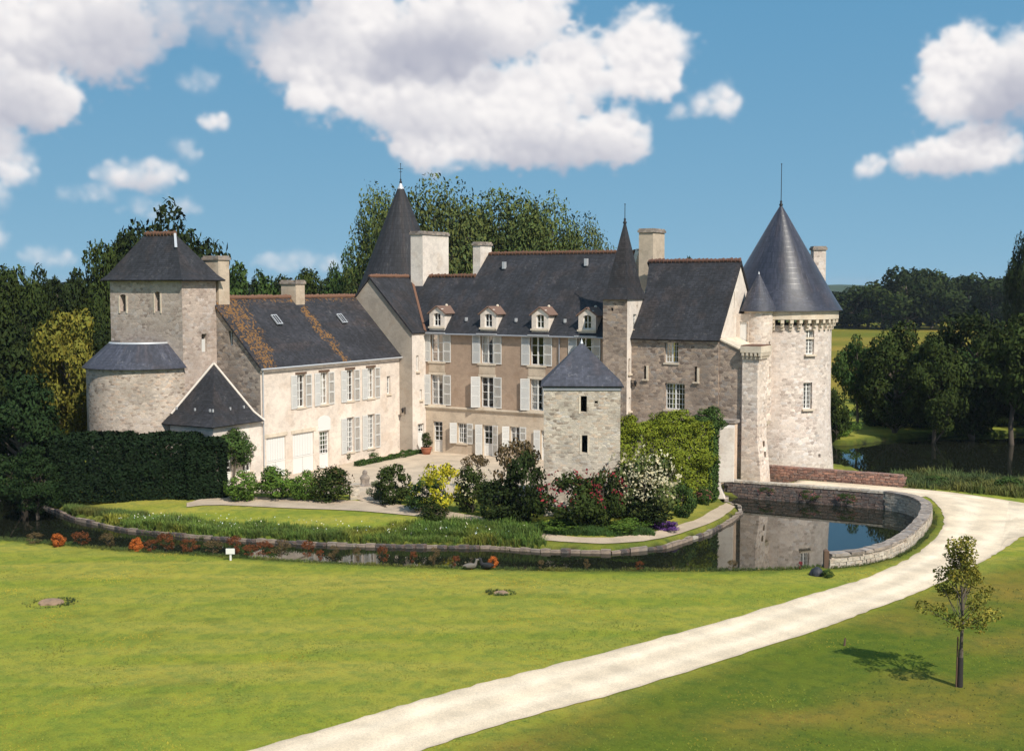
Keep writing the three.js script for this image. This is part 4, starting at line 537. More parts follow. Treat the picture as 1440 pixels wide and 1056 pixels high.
{
  const B = new Building('pavilion', 'single storey pavilion with pointed black slate roof beside the tall hedge', -2, 23.2), E = 4.55, ap = [-2.35, 8.75, 22.9];
  B.front('wall', M.white, 25.4, [[-4.3, 0], [-.101, 0], [-.101, E], [-4.3, E]], [], .35); B.side('wall', M.white, -.1, [[20.48, 0], [20.48, E], [25.399, E], [25.399, 0]], [[23.6, 24.6, .02, 2.6], [21.6, 22.5, .9, 2.6]], .35);
  doorIn(B.at('door', 'a', 24.1, .02, -.1, .15), .98, 2.55, 1.0, { ny: 4 }); windowIn(B.at('window', 'a', 22.05, .9, -.1, .15), .88, 1.68, 2, 3, {});
  const c = [[-4.9, 25.85], [.3, 25.85], [.3, 20.52], [-4.34, 20.52]], k = c.map(([a, b]) => [mix(a, ap[0], .22), mix(b, ap[2], .22)]), ye = E - .05, yk = mix(E, ap[1], .15);
  for (const [i, j] of [[0, 1], [1, 2], [3, 0]]) { B.slab('roof_slope', M.slate, [[c[i][0], ye, c[i][1]], [c[j][0], ye, c[j][1]], [k[j][0], yk, k[j][1]], [k[i][0], yk, k[i][1]]], .1); B.slab('roof_slope', M.slate, [[k[i][0], yk, k[i][1]], [k[j][0], yk, k[j][1]], ap], .1); }
  const lead = (p, q, w) => { const P = V3(...p), Q = V3(...q), d = Q.clone().sub(P), o = new THREE.CylinderGeometry(w, w, d.length(), 6); o.applyQuaternion(new THREE.Quaternion().setFromUnitVectors(V3(0, 1, 0), d.clone().normalize())); return o.translate(...P.add(Q).multiplyScalar(.5).toArray()); };
  B.put('hip_lead', merge([lead([k[2][0], yk, k[2][1]], ap, .09), lead([k[2][0], yk, k[2][1]], [c[2][0], ye, c[2][1]], .09), lead([k[0][0], yk, k[0][1]], ap, .1)]), M.white);
  const hk = []; for (const [s, t] of [[0, .12], [.5, .14], [.9, .1]]) for (const f of [0, 1]) { const p = f ? [mix(.3, ap[0], .3), mix(E, ap[1], .22), mix(25, 21.5, s)] : [mix(-4, -.4, s), mix(E, ap[1], .22), mix(25.85, ap[2], .28)]; hk.push(boxG(p[0] - .05, p[0] + .05, p[1], p[1] + .2, p[2] - .05, p[2] + .05)); } B.put('snow_hooks', merge(hk), M.zinc);
}
{
  const C = V3(-11.1, 0, -125), B = new Building('round_tower', 'dark conical slate roof of the round tower rising behind the corner wing', 0, 0, 0, C).cat('tower');
  B.put('wall', roundWallG(() => 5.1, 0, 11, [], 0, Math.PI * 2, 4, 56), M.greyStone); B.put('cone_roof', coneG([[5.6, 10.8], [5.0, 12], [4.1, 14.5], [.35, 23.9], [.1, 24.4]], 72), M.slate); B.put('cone_cap', new THREE.ConeGeometry(.36, .75, 16).translate(0, 24.3, 0), M.zinc); finial(B.g, M.iron, [0, 24.5, 0], 1.9, true);
}
// ---------------------------------------------------------------- the square tower on the island's edge
{
  const p = gp(820, 733, -.3), B = new Building('square_tower', 'pale square stone tower with pyramid slate roof standing among the flowering shrubs', 0, 0, Math.atan2(-p.x, -p.z) + .02, V3(p.x, -.55, p.z - 2.4)).cat('tower'), h = 2.38, E = 8.75;
  B.put('wall', wallG([[-h, 0], [h, 0], [h, E], [-h, E]], [[-.08, .3, 7.1, 8.1], [.0, .35, 4.55, 5.65], [.78, .98, 7.65, 7.8]], .5).translate(0, 0, h), M.squareStone);
  B.put('wall', boxG(-h, -h + .5, 0, E, -h, h - .502), M.squareStone); B.put('wall', boxG(h - .5, h, 0, E, -h, h - .502), M.squareStone); B.put('wall', boxG(-h + .502, h - .502, 0, E, -h, -h + .5), M.squareStone); B.put('floor', boxG(-h + .5, h - .5, 6.2, 6.35, -h + .5, h - .5), M.floor);
  B.put('opening_trim', merge([boxG(-.2, -.085, 7.0, 8.1, h + .002, h + .03), boxG(-.14, -.005, 4.45, 5.65, h + .002, h + .03), boxG(.352, .45, 4.45, 5.65, h + .002, h + .03)]), M.stoneTrim);
  const e = h + .2, y = E - .02, a = [0, 11.35, 0], c = [[-e, e], [e, e], [e, -e], [-e, -e]]; for (let i = 0; i < 4; i++) { const j = (i + 1) % 4; B.put('roof_slope', slabG([[c[i][0], y, c[i][1]], [c[j][0], y, c[j][1]], a], .14), M.slateBlue); }
  B.put('eaves_band', boxG(-h - .06, h + .06, E - .3, E - .08, -h - .06, h + .06), M.lead); B.put('finial', new THREE.ConeGeometry(.12, .35, 8).translate(0, 11.42, 0), M.zinc);
}
// ---------------------------------------------------------------- the ruined gate: white wall end and pilasters
{
  const p = gp(1012, 701, -.6), B = new Building('ruined_wall', 'ragged white wall end with bulging foot beside the gate', 0, 0, Math.atan2(-p.x, -p.z), V3(p.x, -.6, p.z)).cat('wall'), k = -p.z / 1750;
  const s = new THREE.Shape([[992, 701], [990, 684], [994, 668], [999, 655], [1005, 646], [1009, 632], [1011, 618], [1012, 600], [1031, 600], [1031, 676], [1012, 677], [1013, 686], [1019, 701]].map(([x, y]) => new THREE.Vector2((x - 1012) * k, (701 - y) * k)));
  B.put('wall', new THREE.ExtrudeGeometry(s, { depth: 1.3, bevelEnabled: true, bevelSize: .06, bevelThickness: .06, bevelSegments: 2, curveSegments: 4 }).translate(0, 0, -1.3), M.white); 
}
{
  const B = new Building('gate_pilasters', 'pinkish stone gate pilasters under a dark flat cap', 29.9, 3.6).cat('gate');
  const c = toW(29.9, 0, 3.6); B.put('pilaster', boxG(29.3, 29.75, -.2, 4.4, 3.4, 4.0), M.pinkStone); B.put('pilaster', boxG(29.9, 30.35, -.2, 4.4, 3.3, 3.9), M.pinkStone); B.put('jamb', boxG(29.75, 29.9, -.2, 4.3, 3.42, 3.7), M.stoneTrim); B.put('cap', boxG(28.6, 30.45, 4.4, 4.62, 3.1, 4.1), M.greyStone);
}

// ---------------------------------------------------------------- foliage
// leaves: [x, y, z, outward x, y, z, size, tone] -> kite-shaped faces, each with its own tone
function leavesG(list, r, hue = .12) {
  const n = list.length, pos = new Float32Array(n * 12), nor = new Float32Array(n * 12), col = new Float32Array(n * 12), idx = new Uint32Array(n * 6), A = V3(), B = V3(), N = V3(), O = V3();
  list.forEach(([x, y, z, ox, oy, oz, s, t = 1], i) => {
    O.set(ox, oy, oz); N.set(r() - .5, r() - .5, r() - .5).normalize().multiplyScalar(1.25).add(O); if (N.lengthSq() < .01) N.set(0, 1, 0); N.normalize(); A.set(r() - .5, r() - .5, r() - .5).cross(N).normalize(); B.copy(N).cross(A);
    const w = s * (.42 + r() * .2), l = s * (.75 + r() * .5); [[-l, 0, 0], [.1 * l, w, .12 * s], [l, 0, -.1 * s], [.1 * l, -w, .12 * s]].forEach(([p, q, h], k) => { const j = i * 12 + k * 3; pos[j] = x + A.x * p + B.x * q + N.x * h; pos[j + 1] = y + A.y * p + B.y * q + N.y * h; pos[j + 2] = z + A.z * p + B.z * q + N.z * h; });
    N.addScaledVector(O, .5).normalize(); const v = t * (.72 + r() * .56), u = (r() - .5) * hue * 2; for (let k = 0; k < 4; k++) { nor.set([N.x, N.y, N.z], i * 12 + k * 3); col.set([v * (1 + u), v, v * (1 - u)], i * 12 + k * 3); }
    idx.set([i * 4, i * 4 + 2, i * 4 + 1, i * 4, i * 4 + 3, i * 4 + 2], i * 6);
  });
  const g = new THREE.BufferGeometry(); g.setAttribute('position', new THREE.BufferAttribute(pos, 3)); g.setAttribute('normal', new THREE.BufferAttribute(nor, 3)); g.setAttribute('color', new THREE.BufferAttribute(col, 3)); g.setIndex(new THREE.BufferAttribute(idx, 1)); return g;
}
function limb(p, q, r0, r1, seg = 7) { const d = q.clone().sub(p), g = new THREE.CylinderGeometry(r1, r0, d.length(), seg, 1, true); g.applyQuaternion(new THREE.Quaternion().setFromUnitVectors(V3(0, 1, 0), d.clone().normalize())); return g.translate((p.x + q.x) / 2, (p.y + q.y) / 2, (p.z + q.z) / 2); }
// a unit tree (1 high, about 1 wide): clumps of leaves round the ends of limbs
function treeKind(seed, o) {
  const r = rng(seed), list = [], wood = [], clumps = [], y0 = o.base ?? .22, cy = (1 + y0) / 2, ry = (1 - y0) / 2, n = o.clumps ?? 42;
  for (let k = 0; k < n; k++) {
    let x, y, z, q; do { x = r() * 2 - 1; y = r() * 2 - 1; z = r() * 2 - 1; q = x * x + y * y + z * z; } while (q > 1 || q < .12);
    const e = Math.pow(Math.sqrt(q), -.45), wid = o.shape ? o.shape((y + 1) / 2) : Math.sqrt(clamp(1 - y * y * .55)); x *= e * .44 * wid * (.85 + r() * .3); z *= e * .44 * wid * (.85 + r() * .3); y = cy + y * e * ry * .86;
    clumps.push([x, y, z, (o.cr ?? .13) * (.6 + r() * .75), .82 + r() * .36]);
  }
  const total = o.leaves ?? 9000, w = clumps.map((c) => c[3] * c[3]), sum = w.reduce((a, b) => a + b, 0);
  clumps.forEach(([x, y, z, c, t], k) => {
    const m = Math.round(total * w[k] / sum), fl = o.flat ?? .8; for (let i = 0; i < m; i++) { let a, b, d, q; do { a = r() * 2 - 1; b = r() * 2 - 1; d = r() * 2 - 1; q = Math.sqrt(a * a + b * b + d * d); } while (q > 1 || q < .05); const e = Math.pow(q, -.55) * (.75 + r() * .4), px = x + a * e * c, py = y + b * e * c * fl * (o.tall ?? 1), pz = z + d * e * c; const ox = a / q * .8 + px * .9, oy = b / q * .8 + (py - cy) * .9 + .25, oz = d / q * .8 + pz * .9; list.push([px, py, pz, ox, oy, oz, (o.leaf ?? .026) * (.7 + r() * .6), t]); }
  });
  const tr = o.trunk ?? .028; let P = V3(0, -.02, 0); const top2 = y0 + (1 - y0) * .62, steps = 5; for (let i = 1; i <= steps; i++) { const Q = V3((r() - .5) * .03 * i, top2 * i / steps, (r() - .5) * .03 * i); wood.push(limb(P, Q, tr * (1.15 - .85 * (i - 1) / steps), tr * (1.15 - .85 * i / steps), 8)); P = Q; }
  clumps.forEach(([x, y, z, c], k) => { if (k % 2 === 0) { const h = clamp(y - .12 - r() * .12, y0 * .75, top2), s = V3(0, h, 0), e = V3(x, y, z), m = s.clone().lerp(e, .5).add(V3(0, -.02 + r() * .03, 0)); wood.push(limb(s, m, tr * .42, tr * .3, 5), limb(m, e, tr * .3, tr * .1, 5)); } });
  return { crown: leavesG(list, r, o.hue), wood: merge(wood.map(uvBox)) };
}
const tint = (c) => leafMat({ color: new THREE.Color().setRGB(...c) });
const G = { dark: tint([.034, .05, .01]), deep: tint([.022, .034, .008]), mid: tint([.05, .088, .02]), fresh: tint([.085, .145, .022]), olive: tint([.085, .105, .03]), gold: tint([.15, .14, .022]), yew: tint([.011, .023, .008]), blue: tint([.018, .036, .01]), willow: tint([.085, .11, .03]), silver: tint([.1, .13, .06]), yellow: tint([.42, .38, .025]), rust: tint([.16, .055, .022]), orange: tint([.46, .13, .03]), red: tint([.24, .03, .04]), cream: tint([.5, .45, .29]), pink: tint([.5, .16, .16]), purple: tint([.12, .05, .2]), white: tint([.7, .7, .62]), ivy: tint([.165, .2, .02]), reed: tint([.12, .16, .035]), bronze: tint([.12, .085, .04]), young: tint([.2, .185, .032]) };
const broad = [1, 2, 3].map((s) => treeKind(100 + s, { clumps: 46, leaves: 11000, leaf: .021, cr: .135, base: .16 })), plume = [1, 2, 3].map((s) => treeKind(200 + s, { clumps: 90, leaves: 24000, leaf: .0125, cr: .13, base: .05, tall: 1.0, flat: 1, hue: .16 })), open = [1, 2].map((s) => treeKind(300 + s, { clumps: 34, leaves: 7000, leaf: .022, cr: .12, base: .3 })), low = [1, 2, 3].map((s) => treeKind(350 + s, { clumps: 60, leaves: 13000, leaf: .02, cr: .12, base: -.02 })), distant = [1, 2, 3].map((s) => treeKind(400 + s, { clumps: 26, leaves: 2600, leaf: .036, cr: .16, base: .06 })), cedar = [1].map((s) => treeKind(500 + s, { clumps: 60, leaves: 12000, leaf: .018, cr: .15, base: .02, flat: .35, shape: (t) => 1.05 - t * .7 }));
function tree(name, kind, m, px, topPy, wPx, z, label, o = {}) {
  const x = (px - CX) / F * z, g0 = groundY(x, -z), y0 = Math.max(g0, -.7), y1 = EYE - (topPy - HZ) * z / F, h = y1 - y0, w = wPx * z / F, g = new THREE.Group(); g.name = name; g.position.set(x, y0, -z); g.rotation.y = o.turn ?? px * 1.7; top(g);
  const t = mesh('trunk', kind.wood, M.bark, g), c = mesh('crown', kind.crown, m, g); for (const q of [t, c]) q.scale.set(w * (q === t ? 1 : 1.02), h, w); c.userData.kind = 'stuff'; tag(g, label, 'tree', o.group); return g;
}
const L1 = 'trees behind the keep';
[['dark', 0, 20, 372, 110, 122], ['deep', 1, 62, 377, 90, 132], ['deep', 2, 100, 372, 100, 126], ['dark', 0, 150, 338, 92, 128]].forEach(([m, k, x, y, w, z], i) => tree('oak_tree', broad[k], G[m], x, y, w, z, ['dark leafy tree at the far end beyond the yellow tree', 'low dark tree filling the gap beyond the keep', 'dark round-topped tree behind the yellow tree', 'dark tree with small knobbly crown just beside the keep roof'][i], { group: L1 }));
tree('oak_tree', broad[1], G.deep, 230, 288, 165, 131, 'tall dark tree with ragged crown rising over the keep roof', { group: L1 }); tree('oak_tree', broad[1], G.dark, 292, 342, 78, 138, 'dark tree peeping out between keep roof and chimney', { group: L1 });
tree('oak_tree', broad[2], G.mid, 350, 363, 105, 142, 'round green tree over the ridge of the yard wing', { group: 'trees behind the yard wing' }); tree('oak_tree', broad[0], G.dark, 428, 377, 90, 150, 'low dark tree beside the middle chimney of the yard wing', { group: 'trees behind the yard wing' }); tree('oak_tree', broad[1], G.mid, 488, 352, 74, 158, 'green tree left of the dark conical roof', { group: 'trees behind the yard wing' }); tree('oak_tree', broad[1], G.deep, 392, 392, 80, 165, 'very low dark tree behind the yard wing ridge', { group: 'trees behind the yard wing' });
[[538, 280, 130, 146, 0], [614, 262, 180, 142, 1], [700, 274, 180, 144, 2], [768, 294, 150, 140, 0], [815, 312, 110, 143, 1], [655, 300, 160, 152, 0], [740, 318, 180, 150, 1]].forEach(([x, y, w, z, k], i) => tree('willow_tree', plume[k], i % 3 === 1 ? G.olive : G.willow, x, y, w, z, 'feathery pale green willow behind the main roof', { group: 'willows behind the main roof' }));
tree('oak_tree', broad[2], G.dark, 974, 357, 52, 185, 'small dark tree crown above the right wing ridge');
tree('acacia_tree', broad[0], G.gold, 96, 432, 118, 97, 'yellow-green tree beside the rounded apse');
tree('oak_tree', broad[1], G.deep, 30, 440, 120, 104, 'dark green tree overshadowing the yellow tree', { group: L1 }); tree('oak_tree', broad[2], G.deep, 138, 455, 80, 108, 'dark green tree between the yellow tree and the keep', { group: L1 }); tree('oak_tree', broad[2], G.deep, -60, 400, 170, 100, 'dark green tree at the island’s far end', { group: L1 });
tree('cedar_tree', cedar[0], G.blue, 26, 515, 150, 85, 'blue-green conifer with drooping tiers beside the tall hedge', { turn: 1 }); tree('cedar_tree', cedar[0], G.deep, -62, 470, 190, 88, 'tall dark conifer behind the blue-green one', { turn: 3 }); tree('cedar_tree', cedar[0], G.blue, 45, 620, 84, 80, 'short dark conifer leaning over the moat', { turn: 4.4 });
// beyond the moat at the right
[[1208, 474, 70, 126, 0, 'mid'], [1262, 450, 114, 124, 1, 'dark'], [1318, 468, 96, 119, 0, 'dark'], [1372, 430, 140, 122, 1, 'deep'], [1428, 446, 124, 118, 0, 'dark'], [1500, 440, 130, 116, 1, 'dark'], [1580, 450, 130, 118, 0, 'dark'], [1345, 500, 100, 131, 1, 'dark'], [1450, 480, 120, 130, 0, 'deep'], [1290, 505, 100, 134, 0, 'dark'], [1245, 520, 80, 140, 1, 'dark'], [1400, 470, 120, 138, 1, 'mid'], [1330, 465, 110, 145, 0, 'dark'], [1510, 455, 130, 142, 1, 'dark'], [1270, 480, 90, 152, 0, 'dark'], [1580, 440, 150, 150, 0, 'deep'], [1450, 455, 120, 160, 1, 'deep']].forEach(([x, y, w, z, k, m], i) => tree('lime_tree', i === 0 || i === 4 ? open[k] : low[i % 3], G[m], x, y, w, z, i === 0 ? 'small round lime tree on the sunny field beside the white tower' : i === 1 ? 'lime tree with sunlit top over the far bank of the moat' : 'leafy lime tree on the far bank of the moat', i > 1 ? { group: 'lime trees on the far bank' } : {}));
tree('poplar_tree', low[1], G.deep, 1446, 310, 60, 190, 'tall slim dark poplar above the far wood');
{ const r = rng(9); for (let i = 0; i < 34; i++) { const px = i < 22 ? 1168 + i * 17 + r() * 8 : 1100 + r() * 420, z = i < 22 ? 380 + r() * 50 : 430 + r() * 60, prof = px < 1235 ? 412 - r() * 14 : px < 1275 ? 388 + r() * 12 : px < 1310 ? 368 + r() * 14 : 378 + r() * 14; tree('far_tree', distant[i % 3], i % 4 === 0 ? G.dark : G.deep, px, prof + (i < 22 ? 0 : 10), 62 + r() * 30, z, 'dark tree of the wood beyond the hay field', { group: 'trees of the far wood' }); }
  for (let i = 0; i < 22; i++) { const px = -80 + i * 42 + r() * 20, z = 240 + r() * 80; tree('far_tree', distant[i % 3], i % 3 ? G.deep : G.dark, px, 388 + r() * 14, 80 + r() * 30, z, 'dark tree of the wood far behind the chateau', { group: 'trees of the wood behind' }); } }
{ const pos = [], idx = [], n = 90; for (let i = 0; i <= n; i++) { const x = mix(-1600, 1900, i / n), y = 3 + fbm(i / 7, 1, 4, 41) * 14 + (hash2(i, 3, 8) * 2.5); for (const [yy, z] of [[-2, -1500], [y * .8, -1540], [y, -1620], [y * .7, -1800], [-2, -1900]]) pos.push(x, yy, z + fbm(i / 3, 5, 2, 7) * 40); } for (let i = 0; i < n; i++) for (let k = 0; k < 4; k++) { const q = i * 5 + k; idx.push(q, q + 5, q + 1, q + 1, q + 5, q + 6); } const g = new THREE.BufferGeometry(); g.setAttribute('position', new THREE.Float32BufferAttribute(pos, 3)); g.setIndex(idx); g.computeVertexNormals(); struct('hills', g, std([.035, .06, .03]), 'low wooded hills on the horizon'); }

// shrubs: unit mounds (1 high, 1 wide)
const mound = [1, 2, 3].map((s) => treeKind(600 + s, { clumps: 30, leaves: 3400, leaf: .036, cr: .17, base: -.12, trunk: .016 })), airy = [1, 2].map((s) => treeKind(700 + s, { clumps: 20, leaves: 1100, leaf: .032, cr: .13, base: .1, trunk: .014 }));
const bloom = [1, 2].map((s) => { const r = rng(800 + s), l = []; for (let i = 0; i < 420; i++) { const t = r() * 6.283, y = r() * 1.25 - .25, q = Math.sqrt(Math.max(0, 1 - y * y)), c = .42 + (hash2(Math.floor(t * 2), Math.floor(y * 4), s) - .4) * .24; const x = Math.cos(t) * q, z = Math.sin(t) * q; if (hash2(Math.floor(t * 3), Math.floor(y * 5), s + 5) < .45) continue; l.push([x * (c + .06), .47 + y * .47 * (c / .44), z * (c + .06), x, y, z, .024 * (.7 + r() * .7)]); } return leavesG(l, r, .06); });
function shrub(name, label, m, px, py, wPx, topPy, o = {}) {
  const y = o.y ?? -.2; let p = gp(px, py, y); const gy = groundY(p.x, p.z); p = gp(px, py, gy); const z = -p.z, h = (py - topPy) * z / F * 1.02, w = wPx * z / F, g = new THREE.Group(); g.name = name; g.position.set(p.x, Math.max(groundY(p.x, p.z - w * .3), gy) - .05, p.z - w * (o.back ?? .3)); g.rotation.y = px * 2.3; top(g);
  const k = (o.airy ? airy : mound)[Math.round(px) % (o.airy ? 2 : 3)], c = mesh('foliage', k.crown, m, g); c.scale.set(w, h, w * (o.deep ?? .8)); c.userData.kind = 'stuff'; const t = mesh('stem', k.wood, M.bark, g); t.scale.copy(c.scale);
  if (o.rich) for (const q of [0, 1, 2, 3, 4, 5]) { const b = mesh('flowers', bloom[q % 2], o.bloom, g); b.scale.copy(c.scale).multiplyScalar(1.04 - q * .05); b.rotation.y = 1 + q * 2.1; b.userData.kind = 'stuff'; } if (o.bloom) { const b = mesh('flowers', bloom[Math.round(px) % 2], o.bloom, g); b.scale.copy(c.scale); b.userData.kind = 'stuff'; } tag(g, label, 'shrub', o.group); return g;
}
// clipped greenery: leaves all over a core block; local box (w, h, d) standing on its base
function coverG(w, h, d, per, leaf, seed, faces = 'ftlrb') { const r = rng(seed), l = [], add = (n, f) => { for (let i = 0; i < n; i++) { const [x, y, z, a, b, c] = f(r(), r()), k = (fbm(x * 1.1 + z, y * 1.1 + z * .7, 3, seed) - .5) * .5 + (r() - .5) * .16; l.push([x + a * k, y + b * k, z + c * k, a, b, c, leaf * (.7 + r() * .6), .75 + fbm(x * .9, y * .9 + z, 3, seed + 3) * .5]); } };
  if (faces.includes('f')) add(w * h * per, (u, v) => [(u - .5) * w, v * h, d / 2, 0, .15, 1]); if (faces.includes('b')) add(w * h * per * .4, (u, v) => [(u - .5) * w, v * h, -d / 2, 0, .15, -1]); if (faces.includes('t')) add(w * d * per, (u, v) => [(u - .5) * w, h, (v - .5) * d, 0, 1, 0]); if (faces.includes('l')) add(d * h * per, (u, v) => [-w / 2, v * h, (u - .5) * d, -1, .15, 0]); if (faces.includes('r')) add(d * h * per, (u, v) => [w / 2, v * h, (u - .5) * d, 1, .15, 0]); return leavesG(l, r, .1); }
function hedge(name, label, m, P, Q, h, d, per, leaf, seed) { // front line from P to Q (world xz)
  const dx = Q[0] - P[0], dz = Q[1] - P[1], w = Math.hypot(dx, dz), g = new THREE.Group(); g.name = name; const nx = -dz / w, nz = dx / w; g.position.set((P[0] + Q[0]) / 2 - nx * d / 2, 0, (P[1] + Q[1]) / 2 - nz * d / 2); g.position.y = groundY(g.position.x, g.position.z) - .15; g.rotation.y = -Math.atan2(dz, dx); top(g);
  const c = mesh('foliage', coverG(w, h, d, per, leaf, seed), m, g); c.userData.kind = 'stuff'; tag(g, label, 'hedge'); return g;
}
hedge('yew_hedge', 'tall dark clipped yew hedge along the island edge', G.yew, P2(gp(72, 708, -.3)), P2(gp(262, 709, -.3)), 4.1, 4.5, 220, .13, 31); hedge('yew_hedge', 'end block of dark yew hedge next to the pavilion', G.yew, P2(gp(264, 708, -.2)), P2(gp(318, 705, -.2)), 3.9, 3.5, 220, .13, 32);
hedge('box_hedge', 'low clipped box edging of the bed under the yard wing', G.mid, AB2(1.75, 11.2), AB2(1.75, 2.3), .5, .45, 700, .065, 33);
{ // ivy-clad curtain wall: a stone wall hung with ivy, right of the square tower
  const clad = (label, P, Q, h, m, seed) => { const dx = Q[0] - P[0], dz = Q[1] - P[1], w = Math.hypot(dx, dz), g = new THREE.Group(); g.name = 'ivy_wall'; g.position.set((P[0] + Q[0]) / 2, -.6, (P[1] + Q[1]) / 2); g.rotation.y = -Math.atan2(dz, dx); top(g); mesh('masonry', boxG(-w / 2, w / 2, 0, h - .2, -.9, -.1), M.greyStone, g); const c = mesh('ivy', coverG(w + .3, h, 1.1, 240, .11, seed).translate(0, 0, -.5), m, g); c.userData.kind = 'stuff'; for (let k = 0; k < Math.round(w * 1.1); k++) { const b = mesh('ivy', mound[k % 3].crown, m, g), q = hash2(k, seed, 1), z = hash2(k, seed, 2); b.scale.set(1.7 + q, 1.2 + z, 1.5); b.position.set(-w / 2 + (k + .5) / (w * 1.1) * w, h - 1.0 + q * .25 - (k % 3 === 2 ? 2.2 : 0), k % 3 === 2 ? .0 : -.5); b.rotation.y = k * 2; b.userData.kind = 'stuff'; } tag(g, label, 'wall'); };
  const A = P2(gp(862, 722, -.4)), B = P2(gp(998, 706, -.4)); clad('curtain wall thickly clad in bright green ivy beside the square tower', A, B, 5.7, G.ivy, 41); clad('short return of the ivy wall towards the gate', B, [B[0] + .7, B[1] - 1.7], 5.5, G.mid, 42);
}
// shrubs of the island, left to right
shrub('shrub', 'loose green shrub on top of the slope behind the yew hedge', G.olive, 165, 640, 110, 588, { back: .9, bloom: G.cream }); shrub('shrub', 'dark shrub behind the yew hedge at the foot of the keep', G.dark, 90, 640, 90, 592, { back: .9 }); shrub('shrub', 'green shrub behind the yew hedge in front of the apse', G.mid, 232, 640, 80, 590, { back: .8 });
[[338, 706, 62, 660, 'below the climber of the pavilion'], [385, 706, 66, 656, 'in front of the two garage doors'], [428, 705, 52, 659, 'next to the round dark shrub']].forEach(([x, y, w, t, l]) => shrub('laurel_shrub', 'glossy green laurel ' + l, G.fresh, x, y, w, t, { group: 'laurels before the garage doors' })); shrub('shrub', 'round dark bronze-tipped shrub beside the stone block', G.dark, 460, 708, 74, 655, { bloom: G.bronze });
{ const o = shrub('wisteria', 'climber hanging over the pavilion eaves and wall', G.mid, 346, 660, 70, 596, {}); const p = toW(.35, 2.3, 23.6); o.position.set(p.x, 1.7, p.z); o.children.forEach((c) => c.scale.set(1.5, 2.6, 3.6)); o.rotation.y = -TH; const st = o.children.find((c) => c.name === 'stem'); st.scale.set(1, 2.6, 1); const tr = mesh('trunk', limb(V3(-.1, -1.7, .3), V3(0, .7, 0), .09, .06), M.bark, o); o.userData.category = 'climber'; }
shrub('shrub', 'dense dark green shrub at the mouth of the courtyard', G.dark, 552, 712, 56, 654); shrub('shrub', 'small pale shrub behind the dense dark one', G.silver, 530, 704, 26, 672, { back: .1 });
shrub('golden_shrub', 'golden yellow leaved small tree by the moat walk', G.yellow, 622, 732, 66, 648, { airy: true, deep: 1 }); shrub('shrub', 'green understorey of the golden shrub', G.mid, 600, 722, 62, 672, { bloom: G.yellow }); shrub('shrub', 'rose shrub with pale blooms behind the golden shrub', G.dark, 664, 724, 56, 654, { bloom: G.cream }); shrub('shrub', 'thin rose arch with few leaves above the dark shrubs', G.bronze, 668, 690, 44, 636, { airy: true });
shrub('small_tree', 'sparse bronze-leaved small tree before the main doors', G.bronze, 728, 730, 74, 612, { airy: true }); shrub('shrub', 'dark leafy shrub left of the square tower', G.deep, 738, 742, 72, 640, {}); shrub('shrub', 'dark mass of shrub below the sparse bronze tree', G.deep, 702, 740, 66, 678, {}); shrub('shrub', 'dark low shrub in front of the dark mass', G.dark, 610, 736, 54, 708, { bloom: G.bronze });
shrub('rose_bush', 'dark rose bush with red blooms against the square tower', G.dark, 806, 748, 96, 664, { bloom: G.red, back: .1 }); shrub('rose_bush', 'rose bush with dense red blooms at the middle of the square tower', G.dark, 848, 744, 66, 654, { bloom: G.red, back: .12 }); shrub('flowering_shrub', 'arching shrub covered in creamy white blossom beside the ivy', G.olive, 908, 742, 100, 636, { bloom: G.cream, rich: true, back: .2 }); shrub('shrub', 'green shrub under the ivy wall', G.mid, 962, 732, 46, 676, {}); shrub('shrub', 'dark shrub under the blossom', G.deep, 912, 744, 96, 700, {}); shrub('shrub', 'small green shrub at the foot of the ragged white wall', G.mid, 990, 712, 26, 686, { bloom: G.pink });
shrub('lavender', 'low purple lavender at the path’s bend', G.purple, 938, 750, 46, 734, {}); shrub('ground_cover', 'low bright green plants along the walk below the roses', G.fresh, 790, 756, 74, 738, {}); shrub('ground_cover', 'low leafy green cover right of the brick foot', G.fresh, 884, 756, 66, 737, {});
shrub('rose_bush', 'small red flowering shrub at the near end of the box edging', G.dark, 482, 652, 20, 624, { bloom: G.red, y: 0 }); shrub('rose_bush', 'red flowering shrub at the far end of the box edging', G.mid, 545, 638, 26, 612, { bloom: G.pink, y: 0 }); shrub('shrub', 'green border plants inside the box edging', G.mid, 512, 646, 40, 628, { y: 0 });
shrub('shrub', 'dark shrub at the foot of the white tower', G.dark, 1083, 668, 26, 632, { y: 0 }); shrub('shrub', 'low green shrub between the gate turret and white tower', G.mid, 1062, 672, 24, 655, { y: 0 });
shrub('shrub', 'round bush on the bank right behind the white tower', G.dark, 1180, 620, 40, 545, { y: -.5 }); shrub('shrub', 'grassy green tussock on the pond bank beside the tower', G.fresh, 1187, 634, 46, 598, { y: -.6 });
[[1235, 618, 60, 566], [1275, 614, 66, 560], [1320, 612, 76, 556], [1368, 611, 70, 560], [1412, 610, 72, 552], [1452, 610, 70, 556], [1510, 610, 90, 556], [1345, 600, 110, 545], [1260, 602, 90, 548], [1300, 622, 60, 590], [1350, 620, 70, 584], [1405, 618, 60, 588], [1450, 618, 70, 580]].forEach(([x, y, w, t], i) => shrub('bank_shrub', 'dark undergrowth shrub beneath the limes on the far bank', i % 3 ? G.dark : G.mid, x, y, w, t, { y: -.5, group: 'undergrowth on the far bank' }));
[[1275, 684, 40, 666], [1322, 688, 46, 668], [1375, 692, 44, 670], [1425, 694, 50, 672]].forEach(([x, y, w, t], i) => shrub('reed_bush', ['low bushy clump among the reeds by the causeway end', 'broad green clump in the middle of the reeds', 'yellowish clump among the reeds', 'tall green clump at the reeds’ open end'][i], i % 2 ? G.mid : G.olive, x, y, w, t, { y: -.4 }));
